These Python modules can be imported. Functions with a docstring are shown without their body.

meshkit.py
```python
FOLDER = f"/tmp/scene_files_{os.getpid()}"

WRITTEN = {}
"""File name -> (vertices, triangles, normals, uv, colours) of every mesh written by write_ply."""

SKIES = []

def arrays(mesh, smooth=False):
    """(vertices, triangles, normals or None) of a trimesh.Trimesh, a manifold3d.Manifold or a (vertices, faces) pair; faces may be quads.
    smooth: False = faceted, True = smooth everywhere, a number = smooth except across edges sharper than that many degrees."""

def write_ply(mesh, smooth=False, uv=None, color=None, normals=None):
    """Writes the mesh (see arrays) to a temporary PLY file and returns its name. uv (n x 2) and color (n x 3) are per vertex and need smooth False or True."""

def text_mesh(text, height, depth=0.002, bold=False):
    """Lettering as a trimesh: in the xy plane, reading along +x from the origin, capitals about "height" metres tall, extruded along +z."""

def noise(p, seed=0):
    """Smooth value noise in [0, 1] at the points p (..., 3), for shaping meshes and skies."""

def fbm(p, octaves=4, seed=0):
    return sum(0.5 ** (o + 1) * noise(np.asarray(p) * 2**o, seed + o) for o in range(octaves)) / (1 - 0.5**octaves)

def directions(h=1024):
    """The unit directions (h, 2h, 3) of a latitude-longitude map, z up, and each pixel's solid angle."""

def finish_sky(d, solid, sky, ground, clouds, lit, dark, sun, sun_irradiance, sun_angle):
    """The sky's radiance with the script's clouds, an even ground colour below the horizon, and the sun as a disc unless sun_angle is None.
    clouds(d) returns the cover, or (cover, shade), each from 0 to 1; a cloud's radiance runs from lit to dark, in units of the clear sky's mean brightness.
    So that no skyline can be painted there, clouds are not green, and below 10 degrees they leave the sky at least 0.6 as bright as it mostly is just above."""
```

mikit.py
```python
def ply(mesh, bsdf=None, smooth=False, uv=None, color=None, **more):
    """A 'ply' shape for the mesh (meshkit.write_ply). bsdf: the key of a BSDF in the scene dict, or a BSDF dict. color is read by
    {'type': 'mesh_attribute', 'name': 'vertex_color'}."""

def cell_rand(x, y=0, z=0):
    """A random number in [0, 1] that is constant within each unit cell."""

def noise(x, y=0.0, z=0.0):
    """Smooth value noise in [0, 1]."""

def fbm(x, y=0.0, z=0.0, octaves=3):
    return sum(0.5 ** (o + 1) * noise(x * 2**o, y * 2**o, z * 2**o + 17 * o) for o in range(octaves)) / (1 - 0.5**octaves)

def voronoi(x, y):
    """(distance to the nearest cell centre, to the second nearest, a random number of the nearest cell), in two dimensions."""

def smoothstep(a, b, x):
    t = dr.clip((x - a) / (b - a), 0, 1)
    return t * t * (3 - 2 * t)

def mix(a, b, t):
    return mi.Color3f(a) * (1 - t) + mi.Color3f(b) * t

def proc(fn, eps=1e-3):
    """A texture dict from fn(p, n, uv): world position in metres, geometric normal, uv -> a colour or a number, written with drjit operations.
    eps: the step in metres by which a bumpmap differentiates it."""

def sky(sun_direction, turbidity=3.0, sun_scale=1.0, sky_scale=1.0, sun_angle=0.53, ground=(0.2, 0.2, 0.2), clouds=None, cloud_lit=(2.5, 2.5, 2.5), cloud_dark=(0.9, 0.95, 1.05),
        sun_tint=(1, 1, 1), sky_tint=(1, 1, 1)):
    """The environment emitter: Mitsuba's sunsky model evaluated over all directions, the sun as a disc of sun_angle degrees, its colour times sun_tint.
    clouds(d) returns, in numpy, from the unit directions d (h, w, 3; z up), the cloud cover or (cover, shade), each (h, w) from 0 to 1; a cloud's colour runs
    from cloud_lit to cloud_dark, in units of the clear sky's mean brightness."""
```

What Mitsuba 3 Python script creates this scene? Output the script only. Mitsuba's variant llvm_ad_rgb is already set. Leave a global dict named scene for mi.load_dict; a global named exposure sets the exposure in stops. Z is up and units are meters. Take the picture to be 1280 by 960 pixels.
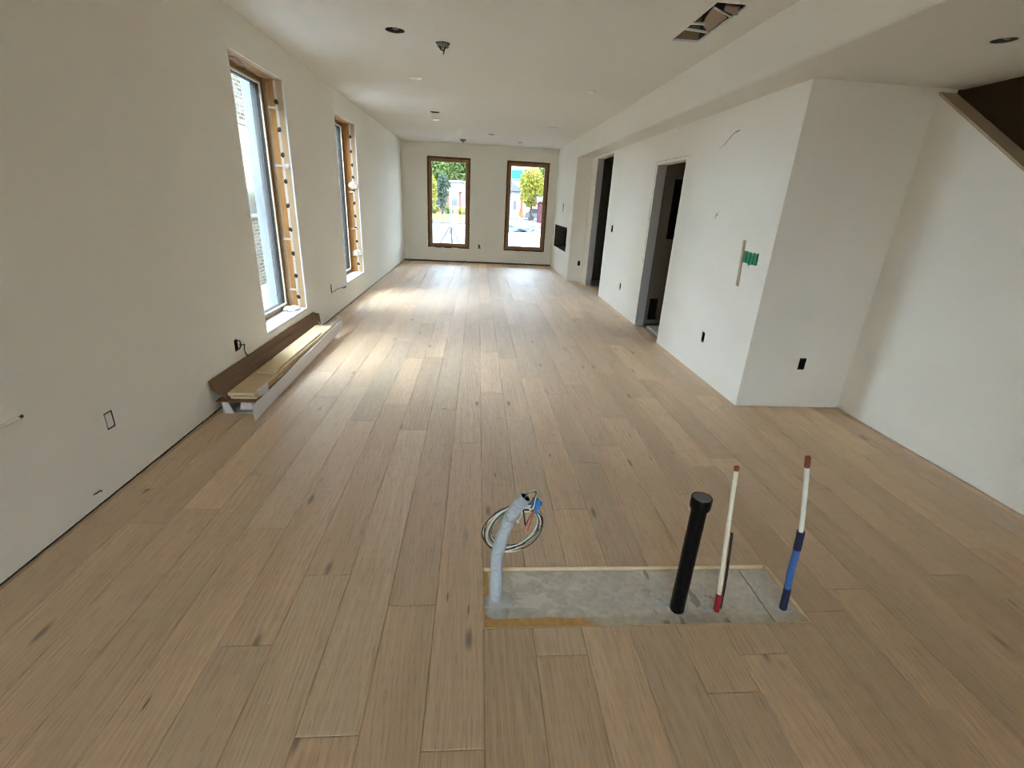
import math, random
import numpy as np
import trimesh
import drjit as dr
import mitsuba as mi
import mikit, meshkit
from mikit import noise, fbm, voronoi, cell_rand, smoothstep, mix, proc
from shapely.geometry import Polygon, Point, box as rect2
from mitsuba import ScalarTransform4f as T

scene, labels = {}, {}
rng = random.Random(7)
nrng = np.random.default_rng(7)

# ------------------------------------------------------------------ camera
F, PITCH, ROLL, YAW, EYE = 590.11, 0.3679, 0.0527, 0.0854, np.array([0.0, 0.0, 1.6])
_fw = np.array([math.sin(YAW) * math.cos(PITCH), math.cos(YAW) * math.cos(PITCH), -math.sin(PITCH)])
_r0 = np.array([math.cos(YAW), -math.sin(YAW), 0.0])
_u0 = np.cross(_r0, _fw)
_up = -math.sin(ROLL) * _r0 + math.cos(ROLL) * _u0
scene['camera'] = {'type': 'perspective', 'fov': math.degrees(2 * math.atan(640 / F)), 'fov_axis': 'x', 'near_clip': 0.02, 'far_clip': 600.0,
                   'to_world': T().look_at(origin=EYE.tolist(), target=(EYE + _fw).tolist(), up=_up.tolist())}

# ------------------------------------------------------------------ sky, sun, exposure
def clouds(d):
    p = d / np.maximum(d[..., 2:3], 0.12) * 1.3
    n = meshkit.fbm(p + 5.0, 4)
    el = np.clip(d[..., 2], 0, 1)                      # an overcast sky: brighter overhead than at the horizon
    return np.clip((n - 0.30) * 6.0, 0, 1) * 0.94, np.clip(1 - el ** 0.8 + 0.35 * (n - 0.5), 0, 1)
scene['sky'] = mikit.sky(sun_direction=[0.45, -0.5, 0.8], turbidity=4.0, sun_scale=0.0, sky_scale=1.0, sun_angle=2.0, ground=(0.25, 0.24, 0.22),
                         clouds=clouds, cloud_lit=(1.95, 2.38, 2.72), cloud_dark=(1.22, 1.49, 1.68), sky_tint=(0.92, 1.12, 1.15))
exposure = 6.62

# ------------------------------------------------------------------ helpers
def numbered(key):
    if key not in scene and key not in labels:
        return key
    n = 1
    while f'{key}_{n:03d}' in scene or f'{key}_{n:03d}' in labels:
        n += 1
    return f'{key}_{n:03d}'

def put(name, mesh, bsdf, parent=None, smooth=False, uv=None, kind=None, label=None, cat=None, group=None, color=None):
    key = numbered(f'{parent}__{name}' if parent else name)
    if isinstance(mesh, dict):
        scene[key] = dict(mesh)
    else:
        scene[key] = mikit.ply(mesh, bsdf, smooth=smooth, uv=uv, color=color)
    d = {}
    if label: d['label'] = label
    if cat: d['category'] = cat
    if group: d['group'] = group
    if kind: d['kind'] = kind
    if d: labels[key] = d
    return key

def thing(name, label, cat, group=None, kind=None):
    key = numbered(name)
    labels[key] = {'label': label, 'category': cat}
    if group: labels[key]['group'] = group
    if kind: labels[key]['kind'] = kind
    return key

def bx(x0, x1, y0, y1, z0, z1):
    m = trimesh.creation.box(extents=[x1 - x0, y1 - y0, z1 - z0])
    m.apply_translation([(x0 + x1) / 2, (y0 + y1) / 2, (z0 + z1) / 2])
    return m

def cbx(x0, x1, y0, y1, z0, z1, b=0.004):
    """Box with chamfered edges."""
    pts = []
    for sx in (0, 1):
        for sy in (0, 1):
            for sz in (0, 1):
                c = np.array([(x0, x1)[sx], (y0, y1)[sy], (z0, z1)[sz]])
                s = np.array([1 - 2 * sx, 1 - 2 * sy, 1 - 2 * sz])
                for k in range(3):
                    o = np.ones(3); o[k] = 0
                    pts.append(c + s * o * b)
    return trimesh.convex.convex_hull(np.array(pts))

def cat_(*ms):
    return trimesh.util.concatenate(list(ms))

def panel(axis, a0, a1, poly):
    """Polygon in the plane across the axis (0: (y, z), 1: (x, z), 2: (x, y)) extruded from a0 to a1."""
    lo, hi = min(a0, a1), max(a0, a1)
    geoms = getattr(poly, 'geoms', [poly])
    out = []
    for g in geoms:
        m = trimesh.creation.extrude_polygon(g, hi - lo, engine='earcut')
        v = np.array(m.vertices); f = np.array(m.faces)
        if axis == 0: w = np.stack([v[:, 2] + lo, v[:, 0], v[:, 1]], 1)
        elif axis == 1: w = np.stack([v[:, 0], v[:, 2] + lo, v[:, 1]], 1); f = f[:, ::-1]
        else: w = np.stack([v[:, 0], v[:, 1], v[:, 2] + lo], 1)
        out.append(trimesh.Trimesh(w, f, process=False))
    return cat_(*out)

def rect(a0, a1, b0, b1):
    return rect2(a0, b0, a1, b1)

def tube(path, r, sides=10, cap=True):
    """A swept round tube; r may be one number per point."""
    p = np.asarray(path, float); n = len(p)
    r = np.broadcast_to(np.asarray(r, float), (n,))
    t = np.gradient(p, axis=0); t /= np.linalg.norm(t, axis=1, keepdims=True) + 1e-12
    a = np.cross(t[0], [0, 0, 1.0] if abs(t[0][2]) < 0.9 else [1.0, 0, 0]); a /= np.linalg.norm(a)
    rings = []
    for i in range(n):
        a = a - t[i] * np.dot(a, t[i]); a /= np.linalg.norm(a) + 1e-12
        b = np.cross(t[i], a)
        ang = np.arange(sides) * 2 * np.pi / sides
        rings.append(p[i] + r[i] * (np.cos(ang)[:, None] * a + np.sin(ang)[:, None] * b))
    v = np.vstack(rings); f = []
    for i in range(n - 1):
        for j in range(sides):
            k = (j + 1) % sides
            A, B, C, D = i * sides + j, i * sides + k, (i + 1) * sides + k, (i + 1) * sides + j
            f += [[A, B, C], [A, C, D]]
    if cap:
        v = np.vstack([v, p[:1], p[-1:]])
        c0, c1 = n * sides, n * sides + 1
        for j in range(sides):
            k = (j + 1) % sides
            f += [[c0, k, j], [c1, (n - 1) * sides + j, (n - 1) * sides + k]]
    return trimesh.Trimesh(v, np.array(f), process=False)

def spline(pts, n=24):
    """Catmull-Rom through the points."""
    p = np.asarray(pts, float)
    q = np.vstack([2 * p[0] - p[1], p, 2 * p[-1] - p[-2]])
    out = []
    for i in range(1, len(q) - 2):
        t = np.linspace(0, 1, n, endpoint=False)[:, None]
        a, b, c, d = q[i - 1], q[i], q[i + 1], q[i + 2]
        out.append(0.5 * (2 * b + (c - a) * t + (2 * a - 5 * b + 4 * c - d) * t**2 + (3 * b - a - 3 * c + d) * t**3))
    return np.vstack(out + [p[-1:]])

def cyl(x, y, z0, z1, r, n=28):
    m = trimesh.creation.cylinder(radius=r, height=z1 - z0, sections=n)
    m.apply_translation([x, y, (z0 + z1) / 2])
    return m

def lathe(profile, x, y, n=32):
    m = trimesh.creation.revolve(np.asarray(profile, float), sections=n)
    m.apply_translation([x, y, 0])
    return m

def slab(pts, t):
    """A sheet with thickness t from a planar quad (list of 4 points)."""
    p = np.asarray(pts, float)
    n = np.cross(p[1] - p[0], p[2] - p[0]); n /= np.linalg.norm(n)
    q = np.vstack([p - n * t / 2, p + n * t / 2])
    return trimesh.convex.convex_hull(q)

def sheet_grid(fn, nu, nv, t=0.0):
    """A grid surface fn(u, v) -> point; with a thickness t it is closed."""
    u, v = np.meshgrid(np.linspace(0, 1, nu), np.linspace(0, 1, nv), indexing='ij')
    P = np.array([fn(a, b) for a, b in zip(u.ravel(), v.ravel())])
    F_ = []
    for i in range(nu - 1):
        for j in range(nv - 1):
            a, b, c, d = i * nv + j, (i + 1) * nv + j, (i + 1) * nv + j + 1, i * nv + j + 1
            F_ += [[a, b, c], [a, c, d]]
    return trimesh.Trimesh(P, np.array(F_), process=False)

# ------------------------------------------------------------------ materials
def flat(name, rgb, rough=0.7, spec=0.3, metallic=0.0, two=False):
    b = {'type': 'principled', 'base_color': {'type': 'rgb', 'value': list(rgb)}, 'roughness': rough, 'specular': spec, 'metallic': metallic}
    scene[name] = {'type': 'twosided', 'bsdf': b} if two else b
    return name

def diff(name, rgb_or_fn, two=True):
    r = proc(rgb_or_fn) if callable(rgb_or_fn) else {'type': 'rgb', 'value': list(rgb_or_fn)}
    b = {'type': 'diffuse', 'reflectance': r}
    scene[name] = {'type': 'twosided', 'bsdf': b} if two else b
    return name

WALL_C = (0.825, 0.80, 0.725)
def wall_fn(p, n, uv):
    f = fbm(p.x * 1.7 + p.y * 0.9, p.y * 1.3 - p.x, p.z * 1.5, 3)
    g = noise(p.x * 90, p.y * 90, p.z * 90)
    return mi.Color3f(*WALL_C) * (0.975 + 0.04 * f + 0.012 * g)
diff('paint_wall', wall_fn)
diff('paint_ceiling', (0.75, 0.728, 0.66))
diff('drywall_edge', (0.78, 0.78, 0.77))
diff('white_sill', (0.66, 0.67, 0.69))

def oak_fn(p, n, uv):
    seed = dr.floor(uv.x / 10.0)
    u = uv.x - seed * 10.0            # metres across the plank
    v = uv.y                           # metres along
    s1, s2, s3, s4 = cell_rand(seed, 1), cell_rand(seed, 2), cell_rand(seed, 3), cell_rand(seed, 4)
    du = u + 7.3 * s1
    # cathedral grain: warped rings along the plank
    w = noise(du * 3.0, v * 0.9, seed) * 1.6 + noise(du * 12.0, v * 2.3, seed + 31) * 0.35
    c = u - 0.1 - 0.05 * (s2 - 0.5)
    rings = dr.abs(dr.sin((dr.sqrt(c * c + 0.0012) * (34 + 26 * s3) + w * 5.0 + v * (0.5 + s4)) * 3.14159))
    band = fbm(du * 9.0, v * 0.8, seed, 3)
    fine = fbm(du * 170.0, v * 5.0, seed, 2)
    pores = smoothstep(0.62, 0.80, noise(du * 420.0, v * 16.0, seed))
    tone = 0.89 + 0.20 * s1
    col = mix((0.495, 0.33, 0.188), (0.61, 0.425, 0.258), dr.clip(0.25 + 0.9 * (band - 0.2), 0, 1))
    col = mix(col, (0.53, 0.345, 0.225), 0.28 * smoothstep(0.6, 0.95, s3))       # some pinker planks
    col = mix(col, (0.51, 0.385, 0.255), 0.55 * smoothstep(0.65, 1.0, s4))       # some greyer planks
    k = tone * (1.0 - 0.10 * smoothstep(0.25, 1.0, rings) * (0.35 + 0.65 * s2)) * (0.93 + 0.14 * fine) * (1.0 - 0.16 * pores)
    col = col * k
    # knots and dark splits, stretched along the grain
    a, b, r = voronoi(du * 4.2, v * 1.15)
    knot = (1 - smoothstep(0.015, 0.085, a)) * smoothstep(0.76, 0.84, r)
    a2, b2, r2 = voronoi(du * 11.0 + 40.0, v * 1.7 + 9.0)
    split = (1 - smoothstep(0.015, 0.07, a2)) * smoothstep(0.90, 0.95, r2)
    return mix(col, (0.13, 0.08, 0.048), dr.clip(0.65 * knot + 0.8 * split, 0, 0.85))
scene['oak_plank'] = {'type': 'principled', 'base_color': proc(oak_fn), 'roughness': 0.60, 'eta': 1.95, 'sheen': 1.0}

def concrete_fn(p, n, uv):
    f = fbm(p.x * 9, p.y * 11, p.z * 5, 4)
    g = fbm(p.x * 60, p.y * 60, 3.0, 2)
    col = mix((0.58, 0.56, 0.49), (0.78, 0.75, 0.67), f) * (0.85 + 0.3 * g)
    blot = smoothstep(0.58, 0.70, fbm(p.x * 14 + 3, p.y * 22, 8.0, 3)) * (1 - smoothstep(0.35, 0.75, p.x))
    col = mix(col, (0.86, 0.82, 0.75), 0.75 * blot)
    dark = smoothstep(0.62, 0.74, fbm(p.x * 30 + 1, p.y * 18, 2.0, 3)) * smoothstep(0.75, 0.85, p.x) * (1 - smoothstep(1.12, 1.2, p.x))
    col = mix(col, (0.16, 0.15, 0.13), 0.6 * dark)
    edge = fbm(p.x * 12, 1.7, 4.0, 2) * 0.03
    tan = (1 - smoothstep(1.478, 1.484, p.y + edge - 0.012)) * (1 - smoothstep(0.50, 0.56, p.x + (p.y - 1.43) * 0.8))
    tan = dr.maximum(tan, 1 - smoothstep(0.088, 0.094, p.x + edge * 0.5))
    return mix(col, mi.Color3f(0.74, 0.50, 0.22) * (0.85 + 0.3 * g), tan)
diff('concrete', concrete_fn)
diff('mortar', lambda p, n, uv: mi.Color3f(0.62, 0.62, 0.60) * (0.65 + 0.6 * fbm(p.x * 45, p.y * 45, p.z * 45, 3)))

def wood_fn(base, dark, sx=60.0):
    def fn(p, n, uv):
        g = fbm(p.x * sx, p.y * sx, p.z * 2.2, 3)
        h = noise(p.x * 9 + 3, p.y * 9, p.z * 0.9)
        return mix(dark, base, dr.clip(0.15 + 0.6 * g + 0.4 * h, 0, 1))
    return fn
diff('stud_wood', wood_fn((0.50, 0.36, 0.225), (0.36, 0.24, 0.13)))
diff('orange_wood', wood_fn((0.52, 0.27, 0.10), (0.33, 0.15, 0.05)))
scene['frame_wood'] = {'type': 'twosided', 'bsdf': {'type': 'principled', 'base_color': proc(wood_fn((0.30, 0.19, 0.10), (0.18, 0.11, 0.055))), 'roughness': 0.5, 'specular': 0.4}}
diff('dark_frame_wood', wood_fn((0.17, 0.09, 0.035), (0.10, 0.05, 0.02)))
flat('cladding_grey', (0.045, 0.048, 0.05), 0.5, 0.4)
flat('glazing_bead', (0.62, 0.55, 0.46), 0.5, 0.4)
flat('seal_black', (0.03, 0.03, 0.03), 0.6)
flat('insulation_white', (0.58, 0.51, 0.43), 0.8, 0.2, two=True)
flat('staple_dark', (0.03, 0.022, 0.018), 0.5, 0.4, two=True)
flat('plastic_film', (0.80, 0.83, 0.86), 0.35, 0.5, two=True)
scene['glass'] = {'type': 'thindielectric', 'int_ior': 1.5}
flat('black_plastic', (0.004, 0.004, 0.0045), 0.22, 0.16, two=True)
flat('black_matte', (0.012, 0.011, 0.010), 0.8, 0.2, two=True)
flat('dark_box', (0.02, 0.019, 0.018), 0.7, 0.3, two=True)
flat('grey_conduit', (0.46, 0.50, 0.53), 0.5, 0.4, two=True)
flat('blue_sleeve', (0.045, 0.13, 0.36), 0.45, 0.4, two=True)
flat('navy_tape', (0.010, 0.018, 0.055), 0.4, 0.5, two=True)
flat('pex_white', (0.78, 0.70, 0.56), 0.45, 0.4, two=True)
flat('pex_pale', (0.78, 0.78, 0.70), 0.45, 0.4, two=True)
flat('red_tape', (0.30, 0.016, 0.022), 0.45, 0.4, two=True)
flat('rust_tip', (0.22, 0.06, 0.03), 0.6, 0.4, two=True)
flat('brown_metal', (0.035, 0.022, 0.016), 0.4, 0.5, two=True)
flat('wire_black', (0.02, 0.017, 0.016), 0.45, 0.4)
flat('wire_brown', (0.09, 0.045, 0.03), 0.45, 0.4)
flat('wire_white', (0.74, 0.70, 0.60), 0.45, 0.4)
flat('wire_grey', (0.36, 0.37, 0.37), 0.45, 0.4)
flat('wire_green', (0.03, 0.12, 0.09), 0.45, 0.4)
flat('wire_red', (0.40, 0.10, 0.06), 0.45, 0.4)
flat('copper', (0.75, 0.38, 0.22), 0.35, 0.5, 0.9)
flat('blue_clip', (0.03, 0.19, 0.55), 0.4, 0.5)
flat('carton_white', (0.62, 0.585, 0.565), 0.75, 0.2, two=True)
flat('carton_brown', (0.195, 0.118, 0.066), 0.85, 0.1, two=True)
diff('board_wood', wood_fn((0.66, 0.52, 0.33), (0.54, 0.40, 0.23), 40.0))
flat('green_tape', (0.02, 0.24, 0.095), 0.55, 0.3, two=True)
flat('dark_green', (0.008, 0.08, 0.035), 0.6, 0.3, two=True)
diff('lath_wood', wood_fn((0.52, 0.42, 0.30), (0.40, 0.31, 0.21)))
flat('cover_white', (0.80, 0.80, 0.78), 0.5, 0.4)
flat('lens_white', (0.93, 0.93, 0.92), 0.3, 0.5)
flat('steel', (0.24, 0.235, 0.22), 0.45, 0.5, 0.8, two=True)
diff('raw_dark', (0.10, 0.085, 0.07))
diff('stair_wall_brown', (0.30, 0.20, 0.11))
diff('stair_cap', (0.50, 0.40, 0.28))
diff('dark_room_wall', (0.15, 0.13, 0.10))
diff('tile_pale', (0.55, 0.53, 0.50))
diff('duct_board', wood_fn((0.42, 0.33, 0.25), (0.33, 0.25, 0.18), 12.0))

# ------------------------------------------------------------------ room dimensions
XL, XR, XC, X2 = -1.942, 2.324, 2.011, 3.287
YB, YC, Y1, YR = 13.195, 10.59, 3.712, -4.6
ZC, ZB = 2.887, 2.511
W1, W2, WZ = (4.435, 5.548), (7.325, 8.465), (0.342, 2.605)          # left windows: y ranges, z range
B1, B2, BZ = (-1.308, -0.218), (0.71, 1.805), (0.362, 2.572)          # back windows: x ranges, z range
HOLE = (0.058, 1.4475, 1.412, 1.750)
GAP = 0.018

# ------------------------------------------------------------------ floor
fl = put('floor', cat_(bx(XL - 0.36, 4.75, YR - 0.3, YB + 0.3, -0.30, -0.026)), 'concrete', kind='structure', label='pale oak plank floor with a concrete cutout at the island')

PW, P0 = 0.1985, 0.058
anchors = {-1: [0.965, 2.967, 4.95], -2: [1.535, 3.535], 1: [1.285, 3.34], 0: [3.91], -3: [1.02, 3.153], 5: [3.42, 5.49], 3: [0.62, 2.71], -4: [1.713, 3.62], -5: [1.357, 3.3],
           -9: [2.082], 8: [1.592], 11: [1.672], 4: [1.12, 2.95], 2: [2.2], 6: [2.35, 4.5], 9: [0.9, 2.85], 10: [2.4]}
def plank(x0, x1, y0, y1):
    b, g, t = 0.0024, 0.0006, 0.02
    x0 += g; x1 -= g; y0 += g; y1 -= g
    v = np.array([[x0 + b, y0 + b, 0], [x1 - b, y0 + b, 0], [x1 - b, y1 - b, 0], [x0 + b, y1 - b, 0],
                  [x0, y0, -b], [x1, y0, -b], [x1, y1, -b], [x0, y1, -b],
                  [x0, y0, -t], [x1, y0, -t], [x1, y1, -t], [x0, y1, -t]])
    q = [[0, 1, 2, 3]]
    for i in range(4):
        j = (i + 1) % 4
        q += [[4 + i, 4 + j, j, i], [8 + i, 8 + j, 4 + j, 4 + i]]
    f = [[a[0], a[1], a[2]] for a in q] + [[a[0], a[2], a[3]] for a in q]
    return trimesh.Trimesh(v, np.array(f), process=False)
seed_n = [0]
def lay(x0, x1, y0, y1, xa, ya, sd):
    if x1 - x0 < 0.01 or y1 - y0 < 0.01: return
    m = plank(x0, x1, y0, y1)
    v = np.array(m.vertices)
    uv = np.stack([sd * 10.0 + np.clip(v[:, 0] - xa, 0.0, 0.2) + 2.0, v[:, 1] - ya + sd * 0.37], 1)
    put('plank', m, 'oak_plank', fl, uv=uv)
for k in range(-11, 17):
    xa, xb_ = P0 + k * PW, P0 + (k + 1) * PW
    x0, x1 = max(xa, XL - 0.012), min(xb_, X2)
    if x1 - x0 < 0.012: continue
    if xa > XR: yend = Y1 + 0.02
    elif xa > XC - 0.12: yend = YC + 0.02
    else: yend = YB - 0.012
    r = random.Random(100 + k)
    cuts = sorted(anchors.get(k, []))
    js = []
    if cuts:
        y = cuts[0]
        while y > -1.5: y -= r.choice([2.1, 1.9, 2.15, 1.6]); js.append(y)
        for a in cuts: js.append(a)
        y = cuts[-1]
    else:
        y = -2.9 + r.random() * 1.9; js.append(y)
    while y < yend:
        y += r.choice([2.15, 2.1, 1.95, 1.55, 2.15, 1.2, 1.75]); js.append(y)
    js = sorted(v for v in js if YR + 0.4 < v < yend - 0.25)
    ends = [YR] + js + [yend]
    for a, b in zip(ends[:-1], ends[1:]):
        seed_n[0] += 1
        sd = seed_n[0]
        for (u0, u1) in ([(x0, x1)] if not (x0 < XR - 0.005 < x1 and b > Y1) else [(x0, x1)]):
            if 0 <= k <= 6 and a < HOLE[3] and b > HOLE[2]:
                lay(u0, u1, a, min(b, HOLE[2]), xa, a, sd)
                lay(u0, u1, max(a, HOLE[3]), b, xa, a, sd)
            else:
                lay(u0, u1, a, b, xa, a, sd)
# planks running on through the far opening and under the closet door
for k in range(12, 20):
    xa = P0 + k * PW
    seed_n[0] += 1
    lay(xa, xa + PW, 8.91 if k < 13 else 8.05, 10.075 if k < 13 else 10.25, xa, 8.0, seed_n[0])

# the cutout: two cement boards, raw plank edges, mortar round the pipes
put('cement_board', cbx(0.062, 1.302, 1.416, 1.746, -0.026, -0.0195, 0.001), 'concrete', fl, label='grey cement-stained board in the floor cutout')
put('cement_board', cbx(1.307, 1.4435, 1.416, 1.746, -0.026, -0.0185, 0.001), 'concrete', fl)
diff('raw_edge', wood_fn((0.80, 0.64, 0.42), (0.66, 0.49, 0.29)))
put('board_joint', bx(1.3022, 1.3068, 1.416, 1.746, -0.0262, -0.0245), 'black_matte', fl)
put('raw_edge', bx(HOLE[0], HOLE[1] - 0.02, HOLE[3] - 0.004, HOLE[3] + 0.0005, -0.019, -0.0005), 'raw_edge', fl, label='pale raw plank edge along the cutout')
put('raw_edge', bx(HOLE[0] - 0.0005, HOLE[0] + 0.003, HOLE[2], HOLE[3], -0.019, -0.0008), 'raw_edge', fl)
put('raw_edge', bx(HOLE[1] - 0.003, HOLE[1] + 0.0005, HOLE[2], HOLE[3], -0.019, -0.0008), 'raw_edge', fl)
put('raw_edge', bx(HOLE[0], HOLE[1], HOLE[2] - 0.0005, HOLE[2] + 0.004, -0.019, -0.0008), 'raw_edge', fl)
def mound(x, y, rx, ry, h, sd):
    m = trimesh.creation.icosphere(subdivisions=3)
    v = np.array(m.vertices)
    v = v * (1 + 0.45 * (meshkit.fbm(v * 2.3 + sd, 3) - 0.5))[:, None]
    v[:, 2] = np.maximum(v[:, 2], -0.2) * h
    v[:, 0] = v[:, 0] * rx + x; v[:, 1] = v[:, 1] * ry + y; v[:, 2] -= 0.021
    return trimesh.Trimesh(v, m.faces, process=False)
for (x, y, rx, ry, h, sd) in [(0.125, 1.565, 0.065, 0.06, 0.016, 1), (0.118, 1.515, 0.05, 0.045, 0.009, 2), (0.90, 1.515, 0.055, 0.04, 0.007, 3), (0.845, 1.55, 0.03, 0.02, 0.006, 4),
                              (1.05, 1.51, 0.055, 0.02, 0.006, 5), (1.385, 1.505, 0.045, 0.035, 0.008, 6), (1.33, 1.485, 0.02, 0.015, 0.006, 7), (1.425, 1.43, 0.014, 0.010, 0.009, 8)]:
    put('mortar_lump', mound(x, y, rx, ry, h, sd), 'mortar', fl, smooth=True)

# ------------------------------------------------------------------ outlets cut into the walls: (centre a, centre z, half a, half z)
left_boxes = [(2.425, 0.404, 0.030, 0.048), (3.845, 0.398, 0.030, 0.050), (6.522, 0.392, 0.022, 0.058), (9.74, 0.40, 0.030, 0.050), (12.62, 0.40, 0.030, 0.05)]
right_boxes = [(4.54, 0.405, 0.030, 0.052), (7.575, 0.405, 0.030, 0.050), (8.482, 1.25, 0.055, 0.055)]
side_box = (2.836, 0.410, 0.030, 0.052)
back_box = (0.05, 0.43, 0.030, 0.050)
nook_box = (2.25, 0.405, 0.030, 0.050)
chase_box = (11.86, 1.54, 0.050, 0.085)
def brect(b): return rect(b[0] - b[2], b[0] + b[2], b[1] - b[3], b[1] + b[3])

# ------------------------------------------------------------------ left wall
poly = rect(YR, YB, GAP, ZC + 0.02)
for w in (W1, W2): poly = poly.difference(rect(w[0], w[1], WZ[0], WZ[1]))
for b in left_boxes: poly = poly.difference(brect(b))
poly = poly.difference(Point(1.985, 0.635).buffer(0.008, 6)).difference(rect(2.195, 2.245, 0.080, 0.090))
wl = put('wall_left', panel(0, XL - 0.013, XL, poly), 'paint_wall', kind='structure', label='long white drywall with two tall window openings')
poly = rect(YR - 0.3, YB + 0.3, -0.3, ZC + 0.3)
for w in (W1, W2): poly = poly.difference(rect(w[0] - 0.04, w[1] + 0.04, WZ[0] - 0.03, WZ[1] + 0.04))
for b in left_boxes: poly = poly.difference(rect(b[0] - b[2] - 0.003, b[0] + b[2] + 0.003, b[1] - b[3] - 0.003, b[1] + b[3] + 0.003))
put('stud_backing', panel(0, XL - 0.32, XL - 0.014, poly), 'raw_dark', wl)

# ------------------------------------------------------------------ back wall
poly = rect(XL, XC + 0.1, GAP + 0.02, ZC + 0.02)
for w in (B1, B2): poly = poly.difference(rect(w[0], w[1], BZ[0], BZ[1]))
poly = poly.difference(brect(back_box))
wb = put('wall_back', panel(1, YB, YB + 0.013, poly), 'paint_wall', kind='structure', label='far white wall with two brown framed windows')
poly = rect(XL - 0.3, 3.9, -0.3, ZC + 0.3)
for w in (B1, B2): poly = poly.difference(rect(w[0] - 0.001, w[1] + 0.001, BZ[0] - 0.001, BZ[1] + 0.001))
poly = poly.difference(rect(back_box[0] - 0.033, back_box[0] + 0.033, back_box[1] - 0.053, back_box[1] + 0.053))
put('stud_backing', panel(1, YB + 0.014, YB + 0.20, poly), 'raw_dark', wb)

# ------------------------------------------------------------------ right wall (two doorways), closet, far opening
DA, DAZ = (5.722, 6.635), 2.142
DB, DBZ = (8.905, 10.085), 2.470
TH = 0.125
poly = rect(Y1 + 0.0, YC, 0.004, ZB)
poly = poly.difference(rect(DA[0], DA[1], -1, DAZ)).difference(rect(DB[0], DB[1], -1, DBZ))
for b in right_boxes: poly = poly.difference(brect(b))
poly = poly.difference(Point(4.655, 2.29).buffer(0.010, 6))
wr = put('wall_right', panel(0, XR, XR + TH, poly), 'paint_wall', kind='structure', label='white drywall with a doorway and a far opening')
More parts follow.
